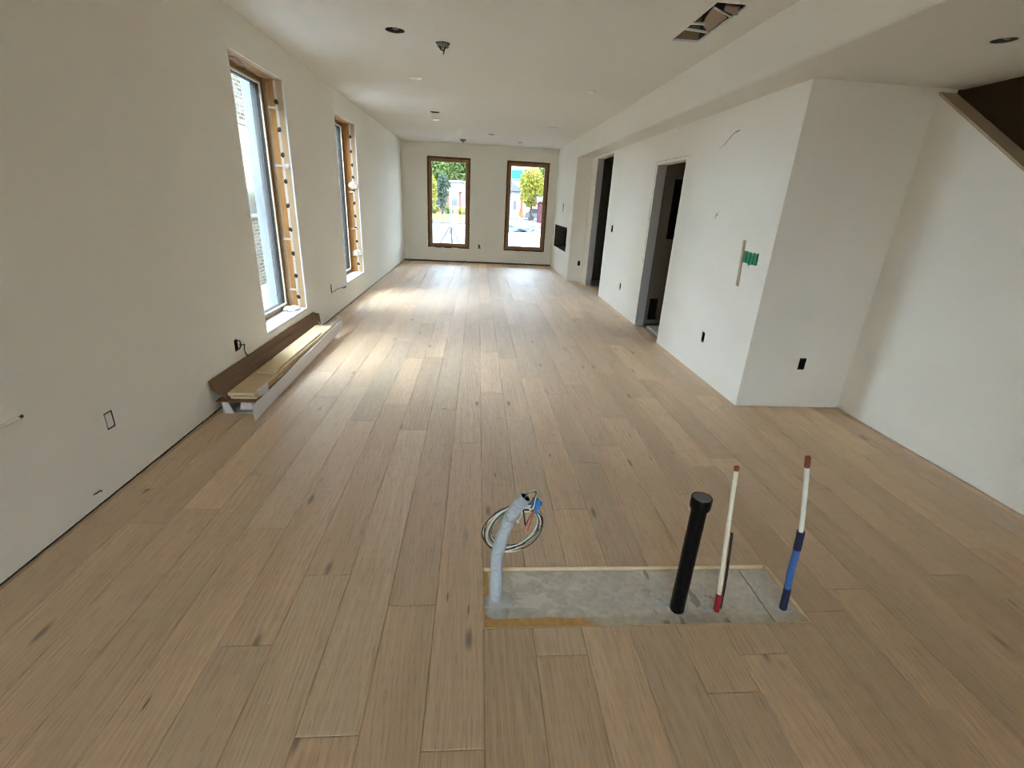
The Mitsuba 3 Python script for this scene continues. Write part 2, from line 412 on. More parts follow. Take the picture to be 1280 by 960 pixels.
# corner beads round the closet doorway
flat('bead_line', (0.30, 0.29, 0.27), 0.7)
put('corner_bead', bx(XR - 0.0015, XR, DA[0] - 0.06, DA[1] + 0.06, DAZ + 0.034, DAZ + 0.038), 'bead_line', wr)
put('corner_bead', bx(XR - 0.0015, XR, DA[1] + 0.045, DA[1] + 0.050, 0.9, DAZ + 0.03), 'bead_line', wr)
diff('shaded_drywall', (0.42, 0.41, 0.39))  # darker grey paints the shade on the jamb faces
put('door_return', bx(XR + 0.003, XR + TH - 0.001, DA[1] - 0.004, DA[1] + 0.001, 0.004, DAZ), 'shaded_drywall', wr, label='drywall return with shade put into its grey')
put('door_return', bx(XR + 0.003, XR + TH - 0.001, DB[1] - 0.004, DB[1] + 0.001, 0.004, DBZ), 'shaded_drywall', wr)
# side wall of the box, facing the camera
poly = rect(XR + 0.0, 3.425, 0.004, ZB)
poly = poly.difference(brect(side_box))
put('wall_side', panel(1, Y1, Y1 + 0.12, poly), 'paint_wall', kind='structure', label='white end wall between the doorway wall and the stair wall')
# closet behind the doorway
CW = 6.66
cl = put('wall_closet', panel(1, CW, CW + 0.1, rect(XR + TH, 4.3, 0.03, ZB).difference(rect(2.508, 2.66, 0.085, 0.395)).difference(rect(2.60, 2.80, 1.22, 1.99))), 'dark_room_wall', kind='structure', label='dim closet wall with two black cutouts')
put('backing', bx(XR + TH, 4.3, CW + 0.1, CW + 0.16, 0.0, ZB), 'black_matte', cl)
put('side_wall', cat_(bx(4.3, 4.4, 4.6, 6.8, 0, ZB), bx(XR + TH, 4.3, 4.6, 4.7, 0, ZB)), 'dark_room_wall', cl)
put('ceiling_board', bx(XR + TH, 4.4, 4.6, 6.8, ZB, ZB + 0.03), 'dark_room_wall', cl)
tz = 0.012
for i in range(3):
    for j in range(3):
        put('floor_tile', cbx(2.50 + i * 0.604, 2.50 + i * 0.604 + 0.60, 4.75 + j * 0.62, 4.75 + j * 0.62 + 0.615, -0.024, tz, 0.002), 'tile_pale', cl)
# dark room behind the far opening
put('wall_right_outer', bx(4.6, 4.75, YR - 0.3, YB + 0.3, -0.3, ZC + 0.36), 'raw_dark', kind='structure', label='outer wall of the house beyond the stairwell and dark rooms')
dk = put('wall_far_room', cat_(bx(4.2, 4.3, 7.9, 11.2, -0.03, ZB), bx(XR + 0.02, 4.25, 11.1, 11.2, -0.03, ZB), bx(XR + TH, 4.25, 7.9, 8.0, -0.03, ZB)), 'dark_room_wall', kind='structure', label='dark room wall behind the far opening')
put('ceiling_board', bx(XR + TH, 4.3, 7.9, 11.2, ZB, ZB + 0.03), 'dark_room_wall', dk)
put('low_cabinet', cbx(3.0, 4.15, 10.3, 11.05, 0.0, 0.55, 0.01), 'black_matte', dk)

# fireplace chase
poly = rect(YC, YB, 0.012, ZC + 0.02).difference(rect(11.08, 12.82, 0.58, 1.115)).difference(brect(chase_box))
wc = put('wall_chase', panel(0, XC, XC + 0.10, poly), 'paint_wall', kind='structure', label='white chimney breast with a black fireplace opening')
put('end_face', panel(1, YC, YC + 0.10, rect(XC + 0.1, XR + 0.05, 0.006, ZB).difference(brect(nook_box))), 'paint_wall', wc)
put('end_face', panel(1, YC, YC + 0.10, rect(XC + 0.1, XR + 0.05, ZB, ZC)), 'paint_wall', wc)
fp = thing('fireplace_insert', 'black empty fireplace box recessed in the white chimney breast', 'fireplace')
g = 0.001
for m in (bx(XC + 0.45, XC + 0.47, 11.08 + g, 12.82 - g, 0.58 + g, 1.115 - g), bx(XC + 0.002, XC + 0.45, 11.08 + g, 11.10, 0.58 + g, 1.115 - g), bx(XC + 0.002, XC + 0.45, 12.80, 12.82 - g, 0.58 + g, 1.115 - g),
          bx(XC + 0.002, XC + 0.45, 11.10, 12.80, 0.58 + g, 0.60), bx(XC + 0.002, XC + 0.45, 11.10, 12.80, 1.095, 1.115 - g)):
    put('firebox_side', m, 'black_matte', fp)
put('liner', bx(XC + 0.02, XC + 0.44, 12.785, 12.80, 0.60, 1.095), 'raw_dark', fp)

# ------------------------------------------------------------------ ceiling, bulkhead, roof
pots = [(-0.726, 4.81, 0.082), (-0.73, 8.755, 0.078), (0.247, 11.08, 0.070), (0.933, 12.18, 0.072)]
VENT = (1.535, 1.760, 3.700, 4.500)
poly = rect(XL, XC + 0.08, YR, YB)
for (x, y, r) in pots: poly = poly.difference(Point(x, y).buffer(r, 12))
poly = poly.difference(rect(*VENT))
ce = put('ceiling', panel(2, ZC, ZC + 0.016, poly), 'paint_ceiling', kind='structure', label='white drywall ceiling with round light cutouts and a vent cutout')
put('roof_and_added_eave', bx(XL - 0.36, 4.9, YR - 0.3, YB + 3.2, ZC + 0.30, ZC + 0.36), 'raw_dark', ce)  # front eave lengthened out of view to cut sky light at the far windows
SP = (2.722, 2.776, 0.058)
poly = rect(XC, 3.465, YR, Y1)
poly = poly.union(rect(XC, XR + TH + 0.02, Y1 - 0.01, YC + 0.02)).difference(Point(SP[0], SP[1]).buffer(SP[2], 12))
bk = put('ceiling_bulkhead', panel(2, ZB, ZB + 0.016, poly), 'paint_ceiling', kind='structure', label='lower white ceiling along the right side of the room')
put('fascia', panel(0, XC, XC + 0.016, rect(YR, YC, ZB + 0.0, ZC + 0.016)), 'paint_wall', bk)
put('stair_edge', bx(3.449, 3.465, YR, Y1 + 0.1, ZB + 0.016, ZC + 0.3), 'raw_dark', bk)

# ------------------------------------------------------------------ stair wall (sloping top) and stairwell
zt = lambda y: 1.925 + 0.6865 * (y - 2.917)
poly = Polygon([(0.9, 0.004), (Y1, 0.004), (Y1, zt(Y1)), (0.9, zt(0.9))])
ks = put('wall_stair', panel(0, X2, X2 + 0.125, poly), 'paint_wall', kind='structure', label='white stair wall with a sloping top')
v = np.array([[X2 - 0.002, 0.9, zt(0.9) - 0.004], [X2 + 0.133, 0.9, zt(0.9) - 0.004], [X2 + 0.133, Y1 - 0.002, zt(Y1) - 0.004], [X2 - 0.002, Y1 - 0.002, zt(Y1) - 0.004]])
put('cap_board', trimesh.convex.convex_hull(np.vstack([v, v + [0, 0, 0.02]])), 'stair_cap', ks)
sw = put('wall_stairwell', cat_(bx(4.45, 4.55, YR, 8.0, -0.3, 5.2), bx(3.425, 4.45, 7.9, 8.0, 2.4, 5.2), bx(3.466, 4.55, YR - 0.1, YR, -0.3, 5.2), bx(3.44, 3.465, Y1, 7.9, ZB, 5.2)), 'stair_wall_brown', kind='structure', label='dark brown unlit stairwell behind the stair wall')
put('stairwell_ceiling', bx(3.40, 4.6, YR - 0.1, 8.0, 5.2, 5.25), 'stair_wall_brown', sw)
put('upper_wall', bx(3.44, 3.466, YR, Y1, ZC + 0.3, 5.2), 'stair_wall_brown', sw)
RD = (-1.85, 0.35, 0.04, 2.2)                                         # unseen patio doors added behind the viewer to bring in daylight
put('wall_rear', panel(1, YR - 0.1, YR, rect(XL - 0.3, 3.47, -0.02, ZC + 0.2).difference(rect(*RD))), 'paint_wall', kind='structure', label='white wall behind the viewer with added patio doors')

# ------------------------------------------------------------------ window glass, frames and unfinished jambs
def ring(axis, a0, a1, o, w):
    return panel(axis, a0, a1, rect(o[0], o[1], o[2], o[3]).difference(rect(o[0] + w, o[1] - w, o[2] + w, o[3] - w)))
def left_window(n, w):
    k = f'window_{n}'
    labels[k] = {'kind': 'structure', 'label': ('nearer' if n == 1 else 'farther') + ' tall window of the left wall with bare wood jambs'}
    y0, y1, (z0, z1) = w[0], w[1], WZ
    E_ = 0.0385
    layers = [(XL - 0.073, XL - 0.014, 'stud_wood', 'jamb_stud', 0.0), (XL - 0.101, XL - 0.074, 'insulation_white', 'insulation_strip', 0.0005),
              (XL - 0.150, XL - 0.102, 'orange_wood', 'jamb_lining', 0.0015), (XL - 0.205, XL - 0.151, 'stud_wood' if n == 1 else 'orange_wood', 'jamb_blocking', 0.004)]
    for (x0, x1, m, nm, rec) in layers:
        for s in (0, 1):
            a, b = (y0 - E_, y0 - rec) if s == 0 else (y1 + rec, y1 + E_)
            put(nm, bx(x0, x1, a, b, z0 + 0.004, z1 + E_), m, k)
        hm = {'insulation_strip': 'frame_wood', 'jamb_lining': 'frame_wood'}.get(nm, m)
        put('head_' + nm.split('_')[1], bx(x0, x1, y0 - rec, y1 + rec, z1 + rec, z1 + E_), hm, k)
    # sill sheet
    put('sill', cbx(XL - 0.215, XL + 0.002, y0 + 0.001, y1 - 0.001, z0 - 0.028, z0 + 0.003, 0.001), 'white_sill', k)
    put('drywall_return', cat_(bx(XL - 0.016, XL - 0.0, y1 - 0.002, y1 + 0.004, z0, z1), bx(XL - 0.016, XL - 0.0, y0 - 0.004, y0 + 0.002, z0, z1), bx(XL - 0.016, XL, y0, y1, z1 - 0.002, z1 + 0.004)), 'white_sill', k)
    # frame, bead, glass
    fx0, fx1 = XL - 0.30, XL - 0.206
    put('frame', ring(0, fx1 - 0.036, fx1, (y0 - 0.02, y1 + 0.02, z0 - 0.02, z1 + 0.03), 0.082), 'frame_wood', k)
    put('cladding', ring(0, fx0, fx1 - 0.046, (y0 - 0.02, y1 + 0.02, z0 - 0.02, z1 + 0.03), 0.078), 'cladding_grey', k)
    put('glazing_bead', ring(0, fx1 - 0.012, fx1 + 0.006, (y0 + 0.050, y1 - 0.050, z0 + 0.050, z1 - 0.040), 0.016), 'glazing_bead', k)
    put('seal', ring(0, fx1 - 0.034, fx1 - 0.012, (y0 + 0.058, y1 - 0.058, z0 + 0.058, z1 - 0.048), 0.012), 'seal_black', k)
    gx = fx1 - 0.04
    put('pane', trimesh.Trimesh([[gx, y0 + 0.05, z0 + 0.05], [gx, y1 - 0.05, z0 + 0.05], [gx, y1 - 0.05, z1 - 0.04], [gx, y0 + 0.05, z1 - 0.04]], [[0, 1, 2], [0, 2, 3]], process=False), 'glass', k)
    # staples down the strip and ties across it
    cnt = 9 if n == 1 else 11
    for i in range(cnt):
        z = 0.47 + (2.42 - 0.47) * i / (cnt - 1) + rng.uniform(-0.012, 0.012)
        m = trimesh.creation.icosphere(subdivisions=1, radius=1.0)
        m.vertices *= [0.022, 0.007, 0.027]
        m.apply_transform(trimesh.transformations.rotation_matrix(rng.uniform(-0.6, 0.6), [0, 1, 0]))
        m.apply_translation([XL - 0.085 + rng.uniform(-0.004, 0.004), y1 + 0.003, z])
        put('staple', m, 'staple_dark', k)
    for z in ([2.36, 1.83, 1.10, 0.55] if n == 1 else [1.62, 1.05, 0.62]):
        put('tie_strap', bx(XL - 0.17, XL - 0.075, y1 - 0.008, y1 - 0.004, z - 0.012, z + 0.012), 'insulation_white', k)
    def scrap(cx, cy, cz, sx, sy, sz, sd):
        m = trimesh.creation.icosphere(subdivisions=3)
        v = np.array(m.vertices)
        v = v * (0.55 + 0.9 * meshkit.fbm(v * 3.1 + sd, 3))[:, None]
        return trimesh.Trimesh(v * [sx, sy, sz] + [cx, cy, cz], m.faces, process=False)
    if n == 1:
        put('film_scrap', scrap(XL - 0.13, y1 - 0.13, z0 + 0.018, 0.08, 0.11, 0.022, 3), 'plastic_film', k, label='crumpled clear film on the sill')
        pts = spline([(XL - 0.10, y0 + 0.15, z1 - 0.03), (XL - 0.08, y0 + 0.32, z1 - 0.012), (XL - 0.09, y0 + 0.5, z1 - 0.05), (XL - 0.12, y0 + 0.4, z1 - 0.06)], 8)
        put('wire', tube(pts, 0.004, 6), 'wire_brown', k)
        put('foam_flake', scrap(XL - 0.045, y1 - 0.004, 1.83, 0.03, 0.010, 0.025, 4), 'insulation_white', k)
    else:
        for z, q in ((1.72, 1), (0.66, 2)):
            put('foam_flake', scrap(XL - 0.085, y1 - 0.012, z, 0.075, 0.022, 0.055, q + 8), 'insulation_white', k)
labels['door_1'] = {'kind': 'structure', 'label': 'unseen glazed patio doors added behind the viewer for daylight'}
for i in range(3):
    a = RD[0] + (RD[1] - RD[0]) / 3 * i; b = a + (RD[1] - RD[0]) / 3
    f = put('leaf', panel(1, YR - 0.08, YR - 0.03, rect(a, b, RD[2], RD[3]).difference(rect(a + 0.06, b - 0.06, RD[2] + 0.06, RD[3] - 0.06))), 'frame_wood', 'door_1')
    put('pane', trimesh.Trimesh([[a + 0.05, YR - 0.055, RD[2] + 0.05], [b - 0.05, YR - 0.055, RD[2] + 0.05], [b - 0.05, YR - 0.055, RD[3] - 0.05], [a + 0.05, YR - 0.055, RD[3] - 0.05]], [[0, 1, 2], [0, 2, 3]], process=False), 'glass', f)
left_window(1, W1)
left_window(2, W2)

def back_window(n, w):
    k = f'window_{n}'
    labels[k] = {'kind': 'structure', 'label': ('left' if n == 3 else 'right') + ' brown wood framed window of the far wall'}
    x0, x1, (z0, z1) = w[0], w[1], BZ
    put('jamb', ring(1, YB - 0.004, YB + 0.09, (x0, x1, z0, z1), 0.040), 'dark_frame_wood', k)
    put('frame', ring(1, YB + 0.03, YB + 0.13, (x0 + 0.04, x1 - 0.04, z0 + 0.04, z1 - 0.04), 0.072), 'frame_wood', k)
    put('glazing_bead', ring(1, YB + 0.045, YB + 0.06, (x0 + 0.108, x1 - 0.108, z0 + 0.108, z1 - 0.108), 0.012), 'glazing_bead', k)
    gy = YB + 0.075
    put('pane', trimesh.Trimesh([[x0 + 0.1, gy, z0 + 0.1], [x1 - 0.1, gy, z0 + 0.1], [x1 - 0.1, gy, z1 - 0.1], [x0 + 0.1, gy, z1 - 0.1]], [[0, 1, 2], [0, 2, 3]], process=False), 'glass', k)
    sp = [(-0.9, 0.12), (-0.35, 0.1), (-0.65, 0.05)] if n == 3 else []
    for q, (fx, s) in enumerate(sp):
        xm = x0 + (x1 - x0) * (1 + fx)
        m = trimesh.creation.icosphere(subdivisions=2); v = np.array(m.vertices)
        v = v * (0.6 + 0.8 * meshkit.fbm(v * 2.7 + q * 5, 3))[:, None] * [s, 0.012, 0.022] + [xm, YB - 0.006, z0 - 0.005]
        put('film_scrap', trimesh.Trimesh(v, m.faces, process=False), 'plastic_film', k)
    if n == 4:
        for q in range(9):
            m = trimesh.creation.icosphere(subdivisions=1); m.vertices *= [0.012, 0.008, 0.02 + 0.01 * (q % 3)]
            m.apply_translation([x1 + 0.006, YB - 0.004, 0.7 + q * 0.17 + 0.05 * (q % 2)])
            put('foam_flake', m, 'insulation_white', k)
back_window(3, B1)
back_window(4, B2)

# ------------------------------------------------------------------ electrical boxes in the walls
def ebox(axis, face, into, b, label, filled=False, wide=False, group=None):
    """An open box set in the wall; face: wall plane, into: +1 or -1 along the axis into the wall."""
    k = thing('electrical_box', label, 'electrical box', group)
    a0, a1, z0, z1 = b[0] - b[2], b[0] + b[2], b[1] - b[3], b[1] + b[3]
    d = 0.06
    f0, f1 = face + into * 0.002, face + into * d
    outer, inner = rect(a0 + 0.0005, a1 - 0.0005, z0 + 0.0005, z1 - 0.0005), rect(a0 + 0.003, a1 - 0.003, z0 + 0.003, z1 - 0.003)
    put('housing', cat_(panel(axis, f0, f1, outer.difference(inner)), panel(axis, f1, f1 - into * 0.004, outer)), 'dark_box', k)
    if filled:
        put('cover_paper', panel(axis, face + into * 0.001, face + into * 0.006, rect(a0 + 0.009, a1 - 0.009, z0 + 0.009, z1 - 0.009)), 'drywall_edge', k)
    else:
        for e in (z1 - 0.016, z0 + 0.003):
            put('screw_ear', panel(axis, f0, face + into * 0.006, rect(b[0] - 0.010, b[0] + 0.010, e, e + 0.013)), 'brown_metal', k)
        for s in (-1, 1):
            q = [(b[0] + s * 0.008, face + into * 0.050, b[1] + 0.03), (b[0] + s * 0.014, face + into * 0.03, b[1] + 0.004), (b[0] + s * 0.003, face + into * 0.022, b[1] - 0.018), (b[0] - s * 0.01, face + into * 0.035, b[1] - 0.028)]
            q = np.array([(c[1], c[0], c[2]) if axis == 0 else (c[0], c[1], c[2]) for c in q])
            put('wire', tube(spline(q, 6), 0.0035, 6), 'wire_black' if not wide else 'wire_white', k)
    return k
ebox(0, XL, -1, left_boxes[0], 'paper covered outlet box low on the left wall, nearest the viewer', filled=True)
k = ebox(0, XL, -1, left_boxes[1], 'black outlet box on the left wall above the open carton')
put('cable', tube(spline([(XL - 0.03, 3.87, 0.40), (XL + 0.012, 3.90, 0.385), (XL + 0.012, 3.95, 0.375), (XL + 0.010, 3.945, 0.33), (XL + 0.012, 3.965, 0.28), (XL + 0.01, 4.05, 0.25)], 8), 0.0045, 8), 'wire_black', k, True)
put('cable', tube(spline([(XL - 0.03, 3.84, 0.42), (XL + 0.012, 3.87, 0.43), (XL + 0.015, 3.885, 0.39), (XL + 0.01, 3.86, 0.36)], 8), 0.005, 8), 'wire_black', k, True)
k = ebox(0, XL, -1, left_boxes[2], 'narrow black outlet slot between the two left windows with a cable')
put('cable', tube(spline([(XL - 0.03, 6.53, 0.345), (XL + 0.012, 6.57, 0.345), (XL + 0.008, 6.75, 0.345), (XL + 0.012, 6.92, 0.335), (XL + 0.008, 7.08, 0.315), (XL + 0.012, 7.18, 0.31)], 8), 0.005, 8), 'wire_black', k, True)
put('connector', tube([(XL + 0.012, 7.06, 0.315), (XL + 0.013, 7.13, 0.311), (XL + 0.012, 7.2, 0.31)], [0.008, 0.012, 0.009], 8), 'staple_dark', k)
ebox(0, XL, -1, left_boxes[3], 'paper covered outlet box on the left wall beyond the farther window', filled=True)
ebox(0, XL, -1, left_boxes[4], 'paper covered outlet box on the left wall beside the far corner', filled=True)
ebox(0, XR, 1, right_boxes[0], 'black outlet box low between the doorway and the wall corner')
ebox(0, XR, 1, right_boxes[1], 'black outlet box low between the two doorways')
ebox(0, XR, 1, right_boxes[2], 'switch box at hand height beside the far opening', wide=True)
ebox(1, Y1, 1, side_box, 'black outlet box low on the end wall beside the stair wall')
ebox(1, YB, 1, back_box, 'outlet box under the gap between the two far windows', wide=True)
ebox(1, YC, 1, nook_box, 'black outlet box on the shaded end of the chimney breast')
ebox(0, XC, 1, chase_box, 'small switch box above the fireplace opening', wide=True)

# loose wires and marks on the walls
k = thing('loose_cable', 'thin cable hanging from a hole high on the right wall', 'cable')
put('sheath', tube(spline([(XR + 0.03, 4.655, 2.29), (XR - 0.012, 4.665, 2.288), (XR - 0.03, 4.72, 2.25), (XR - 0.03, 4.78, 2.215), (XR - 0.028, 4.83, 2.195)], 8), 0.0032, 8), 'wire_grey', k, True)
put('wire_end', tube(spline([(XR - 0.028, 4.83, 2.195), (XR - 0.03, 4.87, 2.175), (XR - 0.024, 4.90, 2.163)], 8), 0.0026, 6), 'wire_white', k, True)
put('wire_end', tube(spline([(XR - 0.028, 4.83, 2.195), (XR - 0.02, 4.88, 2.19), (XR - 0.018, 4.93, 2.188)], 8), 0.0026, 6), 'wire_white', k, True)
put('wire_end', tube(spline([(XR - 0.012, 4.665, 2.288), (XR - 0.02, 4.625, 2.293), (XR - 0.015, 4.59, 2.292)], 8), 0.003, 6), 'wire_grey', k, True)
k = thing('wire_stub', 'tiny wire stub sticking out of the right wall above the lath', 'wire')
put('wire_end', tube(spline([(XR + 0.005, 4.735, 1.585), (XR - 0.015, 4.735, 1.575), (XR - 0.02, 4.735, 1.55)], 6), 0.004, 6), 'wire_grey', k)
put('wire_end', tube(spline([(XR + 0.002, 4.735, 1.575), (XR - 0.012, 4.70, 1.60), (XR - 0.014, 4.69, 1.612)], 6), 0.0028, 6), 'wire_white', k)
put('wire_end', tube(spline([(XR + 0.002, 4.735, 1.575), (XR - 0.012, 4.77, 1.60), (XR - 0.014, 4.78, 1.612)], 6), 0.0028, 6), 'wire_white', k)
k = thing('white_cable', 'white cable running into a small hole on the left wall', 'cable')
put('sheath', tube([(XL + 0.007, 1.2, 0.648), (XL + 0.007, 1.6, 0.640), (XL + 0.008, 1.9, 0.636), (XL + 0.006, 1.965, 0.635)], 0.0055, 8), 'cover_white', k, True)
put('black_end', tube([(XL + 0.006, 1.963, 0.635), (XL + 0.003, 1.98, 0.635), (XL - 0.01, 1.985, 0.635)], 0.0068, 8), 'staple_dark', k)
k = thing('cable_stub', 'short dark cable stub at the foot of the left wall', 'cable')
put('sheath', tube(spline([(XL - 0.01, 2.20, 0.084), (XL + 0.006, 2.21, 0.088), (XL + 0.007, 2.228, 0.088), (XL + 0.003, 2.246, 0.078)], 6), 0.004, 8), 'wire_brown', k, True)

# green tape patch and lath on the right wall
k = thing('tape_patch', 'green tape strips stuck on the right wall beside the wood lath', 'tape')
for i in range(4):
    y0 = 4.108 - i * 0.054
    def fn(u, v, y0=y0, i=i):
        return (XR - 0.003 - 0.006 * math.sin(math.pi * u) - 0.002 * meshkit.noise(np.array([u * 3, v * 5, i])), y0 - 0.040 * u - 0.012 * (1 - v) + 0.004 * math.sin(v * 5 + i), 1.205 + 0.094 * v + 0.006 * math.sin(3 * u + i))
    put('tape_strip', sheet_grid(fn, 7, 10), 'green_tape', k, True)
for i in range(5):
    put('dark_seam', bx(XR - 0.0025, XR - 0.0005, 4.108 - i * 0.054 - 0.012, 4.108 - i * 0.054 + 0.014, 1.204, 1.30), 'dark_green', k)
put('torn_corner', trimesh.convex.convex_hull(np.array([(XR - 0.004, 4.02, 1.206), (XR - 0.004, 3.97, 1.206), (XR - 0.006, 4.00, 1.178), (XR - 0.001, 4.0, 1.2)])), 'green_tape', k)
k = thing('wood_lath', 'thin wooden lath fixed upright on the right wall left of the green tape', 'lath')
put('strip', trimesh.convex.convex_hull(np.array([(XR - a, y, z) for a in (0.0, 0.012) for (y, z) in ((4.150, 1.388), (4.120, 1.386), (4.085, 0.998), (4.118, 0.998))])), 'lath_wood', k)
put('nail', tube([(XR - 0.011, 4.13, 1.33), (XR - 0.0145, 4.13, 1.33)], 0.004, 8), 'steel', k)
put('nail', tube([(XR - 0.011, 4.108, 1.05), (XR - 0.0145, 4.108, 1.05)], 0.004, 8), 'steel', k)

# ------------------------------------------------------------------ ceiling fittings
def pot(x, y, r, z, label, wires=True):
    k = thing('light_cutout', label, 'light opening')
    n = 28; ang = np.linspace(0, 2 * np.pi, n, endpoint=False)
    put('can', cat_(panel(2, z + 0.004, z + 0.13, Point(x, y).buffer(r - 0.0015, 12).difference(Point(x, y).buffer(r - 0.006, 12))), panel(2, z + 0.126, z + 0.13, Point(x, y).buffer(r - 0.0015, 12))), 'raw_dark', k)
    if wires:
        put('cable', tube(spline([(x - r * 0.5, y + 0.02, z + 0.12), (x - r * 0.2, y, z + 0.02), (x + r * 0.3, y - 0.01, z + 0.012), (x + r * 0.5, y + 0.01, z + 0.05)], 8), 0.006, 8), 'wire_grey', k, True)
        put('junction_lid', cbx(x + 0.0, x + r * 0.55, y - r * 0.5, y + r * 0.3, z + 0.05, z + 0.075, 0.003), 'steel', k)
    return k
pot(*pots[0], ZC, 'open round light cutout in the ceiling, nearest the viewer on the left')
pot(*pots[1], ZC, 'open round light cutout with wires just before the bright disc light')
pot(*pots[2], ZC, 'small open round light cutout near the middle of the far ceiling')
pot(*pots[3], ZC, 'open round light cutout nearest the right far window', False)
pot(*SP, ZB, 'open round light cutout in the low ceiling beside the stairwell')
def disc(x, y, r, label, bright=False):
    k = thing('ceiling_disc', label, 'ceiling cover')
    z = ZC
    put('rim', lathe([(r * 0.82, z - 0.0005), (r * 0.82, z - 0.010), (r * 0.93, z - 0.010), (r, z - 0.004), (r, z - 0.0002), (r * 0.82, z - 0.0002)], x, y), 'cover_white', k, 30)
    put('lens' if bright else 'plate', lathe([(0.0, z - 0.006), (r * 0.81, z - 0.006), (r * 0.81, z - 0.001), (0.0, z - 0.001)], x, y), 'lens_white' if bright else 'cover_white', k, 30)
disc(-0.76, 6.48, 0.070, 'flat white round cover on the left ceiling before the wired cutout')
disc(1.338, 6.555, 0.070, 'flat white round cover on the right of the ceiling, nearer one')
disc(-0.78, 9.535, 0.078, 'bright white round disc light on the left of the ceiling', True)
disc(-0.787, 12.63, 0.075, 'flat white round cover near the far left ceiling corner')
disc(1.335, 9.56, 0.078, 'flat white round cover on the right of the ceiling, farther one')
def jbox(x, y, s, label):
    k = thing('junction_box', label, 'junction box')
    oct_ = Point(x, y).buffer(s, 2)
    put('housing', cat_(panel(2, ZC - 0.028, ZC - 0.001, oct_.difference(Point(x, y).buffer(s - 0.006, 2))), panel(2, ZC - 0.004, ZC - 0.001, oct_)), 'steel', k)
    put('gap', panel(2, ZC - 0.002, ZC - 0.0003, Point(x, y).buffer(s + 0.012, 3).difference(Point(x, y).buffer(s + 0.001, 3))), 'black_matte', k)
    put('wire', tube(spline([(x - 0.02, y, ZC - 0.005), (x - 0.025, y - 0.01, ZC - 0.04), (x, y - 0.012, ZC - 0.055), (x + 0.02, y, ZC - 0.03)], 6), 0.005, 6), 'wire_black', k, True)
    put('wire', tube(spline([(x + 0.015, y + 0.01, ZC - 0.005), (x + 0.012, y, ZC - 0.05), (x + 0.002, y - 0.005, ZC - 0.085)], 6), 0.005, 6), 'wire_black', k, True)
    put('wire', tube(spline([(x - 0.01, y + 0.01, ZC - 0.005), (x - 0.03, y + 0.02, ZC - 0.045), (x - 0.005, y + 0.015, ZC - 0.06), (x + 0.01, y, ZC - 0.02)], 6), 0.004, 6), 'wire_white', k, True)
jbox(-0.345, 5.06, 0.052, 'octagonal junction box with dangling wires on the near ceiling')
jbox(-0.385, 12.25, 0.066, 'junction box with dangling wires above the left far window')

# the vent cutout and what is in the void above it
k = thing('ceiling_vent_cutout', 'rectangular vent cutout in the ceiling showing framing and duct board', 'vent opening')
x0, x1, y0, y1 = VENT
lin = ring(2, ZC + 0.0005, ZC + 0.014, (x0 + 0.0005, x1 - 0.0005, y0 + 0.0005, y1 - 0.0005), 0.004)
put('edge', lin, 'drywall_edge', k)
put('joist', bx(x0 - 0.05, x1 + 0.05, y1 + 0.004, y1 + 0.042, ZC + 0.018, ZC + 0.24), 'stud_wood', k)
put('joist', bx(x0 - 0.10, x1 + 0.2, 3.60, 3.64, ZC + 0.018, ZC + 0.24), 'raw_dark', k)
def bar(p, q_, w, h):
    d = np.array(q_, float) - np.array(p, float); n = np.array([-d[1], d[0], 0]) / np.hypot(d[0], d[1]) * w / 2
    a, b = np.array(p, float), np.array(q_, float)
    P = np.array([a + n, a - n, b + n, b - n])
    return trimesh.convex.convex_hull(np.vstack([P, P + [0, 0, h]]))
put('batten', bar((x0 + 0.003, 4.25, ZC + 0.006), (x1 - 0.02, 4.292, ZC + 0.006), 0.016, 0.012), 'drywall_edge', k)
put('batten', bar((x0 + 0.003, 4.133, ZC + 0.006), (1.645, 4.127, ZC + 0.006), 0.020, 0.012), 'drywall_edge', k)
put('duct_flap', slab([(1.652, 4.20, ZC + 0.035), (1.585, 3.88, ZC + 0.035), (1.745, 3.985, ZC + 0.018), (1.752, 4.31, ZC + 0.018)], 0.004), 'duct_board', k)
put('duct_rim', tube([(1.575, 3.84, ZC + 0.02), (1.66, 3.89, ZC + 0.014), (1.752, 3.945, ZC + 0.008)], 0.006, 6), 'drywall_edge', k)
put('duct_collar', trimesh.creation.cylinder(radius=0.028, segment=np.array([[1.69, 3.90, ZC + 0.05], [1.752, 3.84, ZC + 0.012]]), sections=18), 'duct_board', k)
put('plenum_side', cat_(bx(x0 - 0.012, x0 - 0.002, y0 - 0.04, y1 + 0.04, ZC + 0.017, ZC + 0.25), bx(x1 + 0.002, x1 + 0.012, y0 - 0.04, y1 + 0.04, ZC + 0.017, ZC + 0.25)), 'raw_dark', k)

# ------------------------------------------------------------------ pipes standing in the cutout
k = thing('flexible_conduit', 'grey corrugated conduit rising from the floor cutout with a bent top', 'conduit')
path = spline([(0.116, 1.575, -0.018), (0.112, 1.578, 0.12), (0.113, 1.58, 0.237), (0.138, 1.58, 0.350), (0.164, 1.58, 0.432), (0.214, 1.58, 0.508)], 80)
s = np.concatenate([[0], np.cumsum(np.linalg.norm(np.diff(path, axis=0), axis=1))])
put('tube', tube(path, 0.0245 + 0.0024 * np.sin(s * 2 * np.pi / 0.0125), 20, cap=False), 'grey_conduit', k, True)
put('tube_lining', tube(path[4:-3], 0.0205, 14, cap=False), 'black_plastic', k, True)

